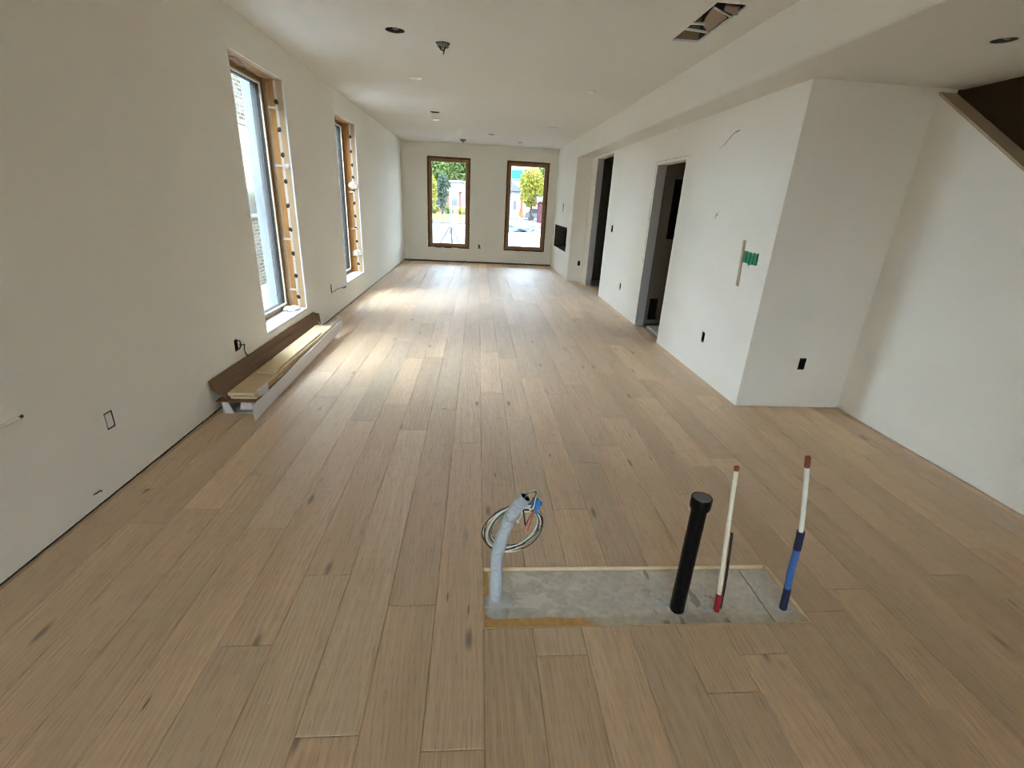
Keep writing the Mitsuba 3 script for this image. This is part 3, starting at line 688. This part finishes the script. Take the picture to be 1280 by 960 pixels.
k = thing('cable_coil', 'coil of thin black, white and green wires hung on the grey conduit', 'wire coil')
mouth = np.array([0.214, 1.58, 0.505])
cols = ['wire_brown', 'wire_white', 'wire_white', 'wire_black', 'wire_white', 'wire_green', 'wire_grey', 'wire_black', 'wire_white']
for i, c in enumerate(cols):
    t = np.linspace(0.0, 1.0, 90)
    a0 = math.radians(62 + rng.uniform(-4, 4))
    ang = a0 + t * 2 * math.pi * 1.03
    f = i / 8
    A, B = 0.138 - 0.034 * f + rng.uniform(-0.005, 0.005), 0.108 - 0.026 * f + rng.uniform(-0.004, 0.004)
    cx, cz = 0.172 + 0.012 * f + rng.uniform(-0.003, 0.003), 0.325 - 0.008 * f
    th = math.radians(38)
    e, g = A * np.cos(ang - th), B * np.sin(ang - th)
    x = cx + e * math.cos(th) - g * math.sin(th)
    z = cz + e * math.sin(th) + g * math.cos(th)
    y = 1.624 + 0.010 * np.sin(ang * 2 + i) + 0.012 * (f - 0.5) + 0.006 * t
    loop = np.stack([x, y, z], 1)
    lead = spline([mouth + [-0.02, 0, -0.03], mouth + [0.012, 0.006, 0.018], mouth + [0.045, 0.03, 0.004 + 0.004 * math.sin(i)], loop[0] + [0.008, 0, 0.014]], 8)
    put('wire', tube(np.vstack([lead, loop]), 0.0031, 7), c, k, True)
put('cable_clip', cbx(0.258, 0.276, 1.607, 1.632, 0.405, 0.470, 0.004), 'blue_clip', k, label='blue cable clip')
put('cable_clip', cbx(0.243, 0.290, 1.612, 1.628, 0.440, 0.458, 0.004), 'blue_clip', k)
for i, (q, c) in enumerate([([(0.262, 1.61, 0.43), (0.235, 1.60, 0.385), (0.216, 1.59, 0.345)], 'wire_red'), ([(0.262, 1.61, 0.43), (0.245, 1.6, 0.38), (0.232, 1.59, 0.335)], 'wire_red'),
                            ([(0.20, 1.60, 0.47), (0.212, 1.6, 0.42), (0.222, 1.59, 0.36)], 'wire_black'), ([(0.20, 1.60, 0.46), (0.205, 1.6, 0.41), (0.19, 1.59, 0.385)], 'wire_white')]):
    put('loose_end', tube(spline(q, 8), 0.003, 6), c, k, True)
for q in ((0.216, 1.59, 0.345), (0.232, 1.59, 0.332), (0.222, 1.59, 0.356), (0.19, 1.59, 0.383)):
    m = trimesh.creation.icosphere(subdivisions=1, radius=0.007); m.apply_translation(q)
    put('bare_tip', m, 'copper' if q[0] > 0.2 else 'wire_white', k, True)

k = thing('drain_pipe', 'thick black capped drain pipe standing in the floor cutout', 'pipe')
put('pipe', cyl(0.900, 1.51, -0.02, 0.535, 0.0305), 'black_plastic', k, 30)
m = lathe([(0.0305, 0.505), (0.036, 0.506), (0.0395, 0.513), (0.0405, 0.528), (0.0405, 0.552), (0.0385, 0.558), (0.030, 0.556), (0.028, 0.552), (0.0, 0.552)], 0.900, 1.51, 36)
put('cap', m, 'black_plastic', k, 30)
flat('grey_rubber', (0.17, 0.165, 0.155), 0.75, 0.2)
put('cap_face', lathe([(0.0, 0.5545), (0.033, 0.5545), (0.035, 0.5575), (0.033, 0.559), (0.0, 0.5575)], 0.900, 1.51, 30), 'grey_rubber', k, 30)

k = thing('water_pipe', 'cream plastic water pipe with a red foot beside the black drain pipe', 'pipe')
pth = spline([(1.074, 1.50, -0.02), (1.070, 1.50, 0.06), (1.048, 1.50, 0.25), (1.026, 1.50, 0.47), (1.004, 1.50, 0.690)], 12)
put('tube', tube(pth, 0.0088, 14), 'pex_white', k, 40)
put('red_foot', tube([(1.075, 1.5, -0.02), (1.072, 1.5, 0.02), (1.070, 1.5, 0.075)], 0.0125, 14), 'red_tape', k, 40)
put('tip', tube([(1.0045, 1.5, 0.686), (1.003, 1.5, 0.702)], 0.0096, 14), 'rust_tip', k, 40)
k = thing('metal_rod', 'thin dark brown rod leaning behind the cream water pipe', 'rod')
put('rod', tube(spline([(1.100, 1.512, -0.02), (1.088, 1.512, 0.15), (1.062, 1.512, 0.383)], 10), 0.0056, 10), 'brown_metal', k, 40)
k = thing('water_pipe', 'white plastic water pipe with a blue sleeve at the right end of the cutout', 'pipe')
p2 = spline([(1.380, 1.50, -0.02), (1.372, 1.50, 0.08), (1.359, 1.50, 0.20), (1.355, 1.50, 0.30), (1.346, 1.50, 0.40), (1.318, 1.50, 0.55), (1.285, 1.50, 0.705)], 10)
zz = p2[:, 2]
put('tube', tube(p2[zz > 0.37], 0.0092, 14), 'pex_pale', k, 40)
put('sleeve', tube(p2[zz < 0.395], 0.0138, 16), 'blue_sleeve', k, 40)
put('tape_wrap', tube(p2[(zz > 0.300) & (zz < 0.402)], 0.0150, 16), 'navy_tape', k, 40)
put('tape_wrap', tube(p2[zz < 0.105], 0.0152, 16), 'navy_tape', k, 40)
put('tip', tube([(1.285, 1.5, 0.703), (1.281, 1.5, 0.725), (1.277, 1.5, 0.748)], 0.0102, 14), 'rust_tip', k, 40)

# ------------------------------------------------------------------ open carton with floor boards by the left wall
k = thing('flooring_carton', 'long open cardboard carton, white outside and brown inside, on the floor under the near window', 'carton')
put('base', cat_(bx(-1.885, -1.655, 3.385, 5.46, 0.002, 0.006), bx(-1.885, -1.880, 3.385, 5.46, 0.006, 0.098), bx(-1.660, -1.655, 3.385, 5.46, 0.006, 0.098)), 'carton_white', k)
put('tray', bx(-1.925, -1.640, 3.375, 5.48, 0.098, 0.103), 'carton_brown', k)
put('end_flap', slab([(-1.862, 3.375, 0.008), (-1.80, 3.372, 0.008), (-1.835, 3.380, 0.096), (-1.877, 3.380, 0.096)], 0.003), 'carton_white', k)
put('end_flap', slab([(-1.765, 3.40, 0.028), (-1.668, 3.40, 0.028), (-1.668, 3.385, 0.097), (-1.745, 3.385, 0.097)], 0.003), 'carton_white', k)
put('side_flap', slab([(-1.922, 3.36, 0.20), (-1.912, 5.69, 0.185), (-1.845, 5.66, 0.106), (-1.850, 3.405, 0.106)], 0.004), 'carton_brown', k)
put('side_flap', slab([(-1.934, 3.36, 0.272), (-1.932, 5.70, 0.262), (-1.914, 5.69, 0.185), (-1.924, 3.36, 0.20)], 0.004), 'carton_brown', k)
put('end_fold', slab([(-1.93, 5.70, 0.255), (-1.875, 5.73, 0.235), (-1.855, 5.70, 0.115), (-1.913, 5.69, 0.185)], 0.004), 'carton_brown', k)
put('white_panel', slab([(-1.602, 3.258, 0.003), (-1.612, 5.715, 0.062), (-1.612, 5.725, 0.176), (-1.622, 3.292, 0.106)], 0.004), 'carton_white', k)
put('panel_tab', slab([(-1.655, 3.46, 0.095), (-1.622, 3.58, 0.105), (-1.628, 3.60, 0.175), (-1.660, 3.46, 0.165)], 0.003), 'carton_white', k)
put('panel_tab', slab([(-1.668, 5.47, 0.145), (-1.612, 5.67, 0.170), (-1.612, 5.68, 0.212), (-1.668, 5.46, 0.190)], 0.003), 'carton_white', k)
put('panel_tab', slab([(-1.640, 5.66, 0.20), (-1.612, 5.725, 0.176), (-1.612, 5.70, 0.205), (-1.640, 5.65, 0.235)], 0.003), 'carton_white', k)
put('floor_board', cbx(-1.838, -1.648, 3.425, 5.485, 0.104, 0.126, 0.002), 'board_wood', label='lowest pale floor board lying in the open carton', cat='board')
put('floor_board', cbx(-1.846, -1.654, 3.414, 5.475, 0.1335, 0.1595, 0.002), 'board_wood', label='upper full length floor board lying in the open carton', cat='board')
put('gap_shade', cbx(-1.82, -1.67, 3.432, 5.44, 0.1262, 0.1333, 0.0005), 'black_matte', k)  # black strip paints the shade in the gap between the boards
m = cbx(-1.800, -1.672, 3.81, 5.13, 0.0, 0.014, 0.002)
v = np.array(m.vertices); v[:, 2] += 0.1600 + np.clip(-1.672 - v[:, 0], 0, 1) * 0.06
put('floor_board', trimesh.Trimesh(v, m.faces, process=False), 'board_wood', label='short narrow floor board lying on top of the carton boards', cat='board')

# ------------------------------------------------------------------ outside
GZ = -0.5
diff('concrete_out', lambda p, n, uv: mi.Color3f(0.22, 0.22, 0.222) * (0.88 + 0.24 * fbm(p.x * 0.8, p.y * 0.8, 1.0, 3)))
diff('asphalt', lambda p, n, uv: mi.Color3f(0.085, 0.077, 0.077) * (0.85 + 0.3 * fbm(p.x * 1.5, p.y * 1.5, 1.0, 3)))
diff('grass_out', lambda p, n, uv: mix((0.07, 0.085, 0.022), (0.13, 0.12, 0.04), fbm(p.x * 0.6, p.y * 0.6, 2.0, 4)))
diff('kerb_stone', (0.07, 0.066, 0.064))
def brick_fn(c1, c2, mort, bw=0.215, bh=0.075):
    def fn(p, n, uv):
        a = dr.select(dr.abs(n.x) > dr.abs(n.y), p.y, p.x)
        r = dr.floor(p.z / bh)
        q = a / bw + 0.5 * (r - 2 * dr.floor(r / 2))
        fx, fz = q - dr.floor(q), p.z / bh - r
        m = smoothstep(0.02, 0.06, fx) * (1 - smoothstep(0.94, 0.98, fx)) * smoothstep(0.06, 0.16, fz) * (1 - smoothstep(0.84, 0.94, fz))
        t = cell_rand(dr.floor(q), r, 5)
        return mix(mort, mix(c1, c2, t), m)
    return fn
diff('brick_cream', brick_fn((0.06, 0.055, 0.042), (0.125, 0.118, 0.095), (0.20, 0.19, 0.17)))
diff('brick_red', brick_fn((0.11, 0.04, 0.028), (0.15, 0.058, 0.04), (0.12, 0.10, 0.09)))
diff('siding_white', (0.20, 0.205, 0.21))
diff('siding_grey', (0.09, 0.09, 0.098))
diff('roof_shingle', (0.06, 0.053, 0.053))
diff('roof_white', (0.19, 0.195, 0.205))
diff('roof_pink', (0.15, 0.09, 0.078))
flat('dark_glass', (0.03, 0.035, 0.04), 0.1, 0.6)
diff('cyan_tarp', (0.02, 0.13, 0.165))
diff('orange_paint', (0.20, 0.055, 0.025))
diff('bark', (0.045, 0.034, 0.025))
diff('maroon', (0.06, 0.022, 0.028))
flat('car_grey', (0.06, 0.064, 0.072), 0.3, 0.5)
flat('car_white', (0.17, 0.175, 0.18), 0.3, 0.5)
diff('tarp_blue', (0.06, 0.08, 0.115))
flat('rubber', (0.02, 0.02, 0.02), 0.8)
def leaf_mat(name, c, tr):
    scene[name] = {'type': 'principledthin', 'base_color': proc(lambda p, n, uv: mi.Color3f(*c) * (0.7 + 0.6 * noise(p.x * 2.1, p.y * 2.1, p.z * 2.1))), 'roughness': 0.6, 'diff_trans': tr}
leaf_mat('leaf_green', (0.075, 0.105, 0.035), 0.7)
leaf_mat('leaf_yellow', (0.165, 0.155, 0.028), 0.8)
leaf_mat('leaf_dark', (0.045, 0.062, 0.048), 0.5)
leaf_mat('film_sheet', (0.235, 0.275, 0.295), 1.0)

put('ground', bx(-150, 2.4, 52, 400, GZ - 0.5, GZ), 'grass_out', kind='structure', label='grassy ground beyond the road')
put('pavement', bx(-60, 60, -30, 45, GZ - 0.5, GZ - 0.002), 'concrete_out', kind='structure', label='bright concrete yard outside the far windows')
put('ground', bx(2.4, 150, 88, 400, GZ - 0.5, GZ), 'grass_out', kind='structure', label='grassy ground behind the parking area')
put('parking_area', bx(2.4, 150, 52, 88, GZ - 0.5, GZ - 0.03), 'asphalt', kind='structure', label='grey asphalt parking area across the road')
put('road', bx(-150, 150, 45.3, 52, GZ - 0.5, GZ - 0.06), 'asphalt', kind='structure', label='grey road beyond the yard')
put('kerb', bx(-150, 150, 45, 45.3, GZ - 0.5, GZ + 0.10), 'kerb_stone', kind='structure', label='dark kerb along the yard')

def leaves(centre, radii, n, size, sd):
    g = np.random.default_rng(sd)
    d = g.normal(size=(n * 2, 3)); d /= np.linalg.norm(d, axis=1, keepdims=True)
    rr = g.random(n * 2) ** 0.45
    shape = 0.62 + 0.75 * meshkit.fbm(d * 1.7 + sd, 3)
    pos = d * (rr * shape)[:, None] * radii + centre
    pos = pos[:n]
    a = g.normal(size=(n, 3)); a /= np.linalg.norm(a, axis=1, keepdims=True)
    b = np.cross(a, g.normal(size=(n, 3))); b /= np.linalg.norm(b, axis=1, keepdims=True)
    s = size * (0.6 + 0.8 * g.random((n, 1)))
    v = np.stack([pos - a * s, pos + b * s * 0.55, pos + a * s, pos - b * s * 0.55], 1).reshape(-1, 3)
    i = np.arange(n)[:, None] * 4
    f = np.vstack([i + [0, 1, 2], i + [0, 2, 3]])
    return trimesh.Trimesh(v, f, process=False)
def tree(x, y, h, rx, rz, mat, label, sd, n=1800, size=0.30, group=None, low=0.35):
    k = thing('tree', label, 'tree', group)
    zc_ = GZ + h - rz
    put('trunk', tube(spline([(x, y, GZ), (x + 0.1, y, GZ + h * 0.3), (x - 0.1, y + 0.1, zc_ + rz * 0.3)], 6), np.linspace(0.16, 0.07, 13) * h / 7, 8), 'bark', k, True)
    for j in range(3):
        a = j * 2.1 + sd
        put('branch', tube(spline([(x, y, zc_ - rz * 0.6), (x + rx * 0.3 * math.cos(a), y + rx * 0.3 * math.sin(a), zc_ - rz * 0.1), (x + rx * 0.6 * math.cos(a), y + rx * 0.6 * math.sin(a), zc_ + rz * 0.3)], 5), np.linspace(0.07, 0.02, 11) * h / 7, 6), 'bark', k, True)
    put('crown', leaves(np.array([x, y, zc_]), np.array([rx, rx, rz]), n, size, sd), mat, k, kind='stuff')
def at(px, py, y):
    dx, dy = (px - 640) / F, (py - 480) / F
    r_ = math.cos(ROLL) * _r0 + math.sin(ROLL) * _u0
    d = dx * r_ - dy * _up + _fw
    return EYE + d * (y / d[1])
# the row of trees across the road seen through the far windows
tree(-9.5, 97, 11.5, 3.3, 4.6, 'leaf_green', 'broad green tree behind the brick house, leftmost', 11, 3000, 0.34)
tree(-2.4, 97, 11.5, 3.1, 4.4, 'leaf_green', 'broad green tree behind the white flat roofed building', 12, 3000, 0.34)
tree(-5.9, 108, 12.5, 3.2, 5.0, 'leaf_green', 'broad green tree farthest back behind the dark tree', 13, 2600, 0.36)
tree(-4.9, 70, 5.6, 0.85, 2.5, 'leaf_dark', 'dark slender tree in front of the red brick house', 14, 900, 0.20)
tree(-5.5, 60, 4.9, 0.7, 2.1, 'leaf_yellow', 'yellow green young tree left of the dark slender tree', 15, 900, 0.17)
tree(6.45, 62, 6.1, 1.55, 2.25, 'leaf_yellow', 'round yellow tree beside the orange post', 16, 2600, 0.17)
tree(13.0, 98, 11.5, 3.4, 4.6, 'leaf_green', 'green tree behind the round yellow tree', 17, 2600, 0.34)
tree(6.0, 112, 13.0, 3.4, 5.2, 'leaf_green', 'green tree behind the tall pale house', 18, 2400, 0.36)

def house(name_label, x0, x1, y0, y1, eave, ridge, wall, roof, wins, along='x', door=None, chim=None):
    k = thing('house', name_label, 'house')
    put('wall', bx(x0, x1, y0, y1, GZ, eave), wall, k)
    o = 0.35
    if along == 'x':
        m = trimesh.convex.convex_hull(np.array([(x0 - o, y0 - o, eave), (x1 + o, y0 - o, eave), (x0 - o, y1 + o, eave), (x1 + o, y1 + o, eave), (x0 - o, (y0 + y1) / 2, ridge), (x1 + o, (y0 + y1) / 2, ridge)]))
    else:
        m = trimesh.convex.convex_hull(np.array([(x0 - o, y0 - o, eave), (x1 + o, y0 - o, eave), (x0 - o, y1 + o, eave), (x1 + o, y1 + o, eave), ((x0 + x1) / 2, y0 - o, ridge), ((x0 + x1) / 2, y1 + o, ridge)]))
    put('roof', m, roof, k)
    for (a, b, c, d) in wins:
        f = put('window', panel(1, y0 - 0.06, y0 + 0.02, rect(a, b, c, d).difference(rect(a + 0.07, b - 0.07, c + 0.07, d - 0.07))), 'siding_white', k)
        put('pane', panel(1, y0 - 0.03, y0 - 0.01, rect(a + 0.07, b - 0.07, c + 0.07, d - 0.07)), 'dark_glass', f)
    if door:
        a, b, c, d = door
        put('door', cbx(a, b, y0 - 0.06, y0, c, d, 0.01), 'siding_white', k)
    if chim:
        put('chimney', bx(chim[0], chim[0] + 0.7, (y0 + y1) / 2 - 0.4, (y0 + y1) / 2 + 0.4, eave, chim[1]), 'brick_red', k)
    return k
house('red brick house with a low grey roof across the road', -7.2, -0.9, 78, 86, 2.65, 3.2, 'brick_red', 'roof_pink', [(-6.6, -5.8, 0.5, 1.9), (-4.1, -3.2, 0.5, 1.9)], 'x', (-2.45, -1.5, GZ, 2.3))
house('white flat roofed building behind the red brick house', -4.75, 1.0, 88, 93, 4.25, 4.6, 'siding_white', 'roof_white', [(-4.2, -3.4, 1.0, 2.2)])
house('white gabled house seen through the right far window', 3.0, 5.4, 66, 72, 2.9, 4.1, 'siding_white', 'siding_grey', [(3.5, 4.0, 0.6, 1.8), (4.5, 5.0, 0.6, 1.8)], 'y')
k = house('tall pale house with a cyan tarp on its front', 4.2, 9.8, 84, 92, 5.0, 7.4, 'siding_white', 'roof_pink', [(5.0, 5.7, 1.6, 2.8), (6.3, 7.0, 1.6, 2.8)])
put('tarp', cbx(5.35, 7.15, 83.86, 83.94, 5.15, 6.45, 0.02), 'cyan_tarp', k, label='cyan tarp')
house('dark red shed at the right edge of the far window view', 7.05, 8.9, 57.5, 59.8, 1.75, 2.3, 'maroon', 'roof_shingle', [(7.4, 7.9, 0.4, 1.1)])
for i, (x, w) in enumerate([(-6.6, 0.95), (-4.3, 0.8), (-2.2, 0.75)]):
    put('hedge', leaves(np.array([x, 73.0, GZ + 0.45]), np.array([w, 0.6, 0.6]), 600, 0.14, 40 + i), 'leaf_green' if i != 2 else 'leaf_yellow',
        label=['green hedge before the left end of the red brick house', 'green hedge before the middle of the red brick house', 'yellow green hedge before the white garage door'][i], cat='hedge')
k = thing('orange_post', 'orange post with a flared foot at the roadside left of the yellow tree', 'post')
q = (6.5, 76.0)
put('foot', lathe([(0.0, GZ), (0.62, GZ), (0.62, GZ + 0.08), (0.34, GZ + 0.5), (0.17, GZ + 1.1), (0.0, GZ + 1.1)], q[0], q[1], 4), 'orange_paint', k)
put('shaft', cbx(q[0] - 0.15, q[0] + 0.15, q[1] - 0.15, q[1] + 0.15, GZ + 1.05, GZ + 2.7, 0.02), 'orange_paint', k)
put('cap', cbx(q[0] - 0.2, q[0] + 0.2, q[1] - 0.2, q[1] + 0.2, GZ + 2.7, GZ + 2.82, 0.02), 'orange_paint', k)
# parked cars
def car(x, y, mat, label, ang=0.0, L=4.3):
    k = thing('car', label, 'car')
    ca, sa = math.cos(ang), math.sin(ang)
    M = np.array([[ca, -sa, 0, x], [sa, ca, 0, y], [0, 0, 1, GZ - 0.06], [0, 0, 0, 1]])
    body = panel(1, -0.85, 0.85, Polygon([(-L / 2, 0.28), (L / 2, 0.28), (L / 2, 0.72), (L / 2 - 0.9, 0.88), (-L / 2 + 0.15, 0.92), (-L / 2, 0.75)]))
    cab = panel(1, -0.74, 0.74, Polygon([(-L / 2 + 0.35, 0.9), (L / 2 - 1.05, 0.86), (L / 2 - 1.7, 1.40), (-L / 2 + 0.8, 1.42)]))
    roof = panel(1, -0.70, 0.70, Polygon([(-L / 2 + 0.72, 1.38), (L / 2 - 1.6, 1.36), (L / 2 - 1.75, 1.46), (-L / 2 + 0.85, 1.48)]))
    for nm, m, b in (('body', body, mat), ('windows', cab, 'dark_glass'), ('roof', roof, mat)):
        m.apply_transform(M); put(nm, m, b, k)
    for sx in (-L / 2 + 0.85, L / 2 - 0.85):
        for sy in (-0.8, 0.8):
            w = trimesh.creation.cylinder(radius=0.32, height=0.2, sections=20)
            w.apply_transform(trimesh.transformations.rotation_matrix(math.pi / 2, [1, 0, 0])); w.apply_translation([sx, sy, 0.32]); w.apply_transform(M)
            put('wheel', w, 'rubber', k)
car(8.3, 66.0, 'car_grey', 'grey car parked behind the trunk of the round yellow tree')
# blue grey tarp heap and a slanting white board on the yard
m = trimesh.creation.icosphere(subdivisions=4); v = np.array(m.vertices)
v = v * (0.7 + 0.6 * meshkit.fbm(v * 2.0 + 2, 3))[:, None] * [1.35, 3.4, 0.55] + [3.1, 40.0, GZ + 0.02]
put('tarp_heap', trimesh.Trimesh(v, m.faces, process=False), 'tarp_blue', smooth=True, label='low blue grey tarp spread on the concrete yard', cat='tarp')
k = thing('barrier_board', 'white barrier board slanting on two legs at the yard edge', 'barrier')
put('board', slab([(3.55, 46.9, GZ + 1.15), (3.55, 46.9, GZ + 0.85), (4.5, 46.6, GZ + 0.05), (4.5, 46.6, GZ + 0.35)], 0.05), 'siding_white', k)
put('leg', tube([(3.62, 47.1, GZ - 0.06), (3.62, 46.95, GZ + 1.1)], 0.03, 8), 'siding_grey', k)
put('leg', tube([(4.35, 46.8, GZ - 0.06), (4.35, 46.65, GZ + 0.5)], 0.03, 8), 'siding_grey', k)
# tripod with a tall thin mast outside the left far window
k = thing('tripod', 'metal tripod with a tall thin mast on the yard outside the left far window', 'tripod')
ty = 24.5
q = at(563.5, 281, ty); tx, hz = q[0], q[2]
put('mast', tube([(tx, ty, hz - 0.1), (tx, ty, hz + 1.75)], 0.028, 8), 'car_grey', k)
put('head', cbx(tx - 0.10, tx + 0.10, ty - 0.1, ty + 0.1, hz - 0.12, hz + 0.02, 0.02), 'siding_white', k)
for a in (-0.52, 0.06, 0.50):
    put('leg', tube([(tx + a * 0.1, ty, hz - 0.08), (tx + a, ty + (0.3 if abs(a) < 0.1 else -0.2), GZ)], [0.055, 0.045], 8), 'car_grey', k)
put('brace', tube([(tx - 0.02, ty, hz + 0.05), (tx - 0.34, ty, hz + 0.62)], 0.024, 6), 'car_grey', k)

# the neighbour's house close beside the left windows and a plastic sheet hung before it
k = thing('house', 'cream brick house close by, seen through the left wall windows', 'house')
put('wall', bx(-12.0, -5.0, 10.6, 30.0, GZ, 4.6), 'brick_cream', k)
put('added_wing', bx(-12.0, -5.0, -12.0, 3.6, GZ, 4.6), 'brick_cream', k)  # unseen wing added to keep sky light off the far end
put('roof', trimesh.convex.convex_hull(np.array([(-12.3, 10.3, 4.6), (-4.7, 10.3, 4.6), (-12.3, 30.4, 4.6), (-4.7, 30.4, 4.6), (-8.5, 10.3, 6.0), (-8.5, 30.4, 6.0)])), 'roof_shingle', k)
for (a, b, c, d) in [(11.2, 11.9, 1.0, 2.9), (14.6, 15.4, 1.0, 2.9), (17.0, 17.9, 1.0, 2.9)]:
    f = put('window', panel(0, -5.02, -4.94, rect(a, b, c, d).difference(rect(a + 0.07, b - 0.07, c + 0.07, d - 0.07))), 'siding_white', k)
    put('pane', panel(0, -5.0, -4.98, rect(a + 0.07, b - 0.07, c + 0.07, d - 0.07)), 'dark_glass', f)
k = thing('added_fence', 'unseen grey boards added to block low sky light', 'added_fence')  # added out of view to cut low sky light through the gap
for i in range(35):
    put('board', bx(-7.03, -6.99, 3.62 + i * 0.199, 3.81 + i * 0.199, GZ, 1.75 + 0.02 * (i % 3)), 'siding_grey', k)
for z in (0.1, 1.3):
    put('rail', bx(-7.09, -7.035, 3.62, 10.58, z, z + 0.09), 'siding_grey', k)
k = thing('plastic_sheet', 'pale blue plastic sheet hanging outside the near left window', 'sheet')
def fn(u, v):
    x = -2.34 - 0.38 * u - 0.04 * v + 0.02 * math.sin(9 * u + 2 * v)
    return (x, 6.6 + 0.14 * math.sin(5 * u + 1.5 * v) + 0.06 * math.sin(17 * u), GZ + 0.1 + 3.6 * v - 0.1 * u)
put('film', sheet_grid(fn, 40, 24), 'film_sheet', k, True)
put('batten', tube([(-2.3, 6.6, GZ + 3.72), (-3.0, 6.62, GZ + 3.62)], 0.025, 8), 'stud_wood', k)
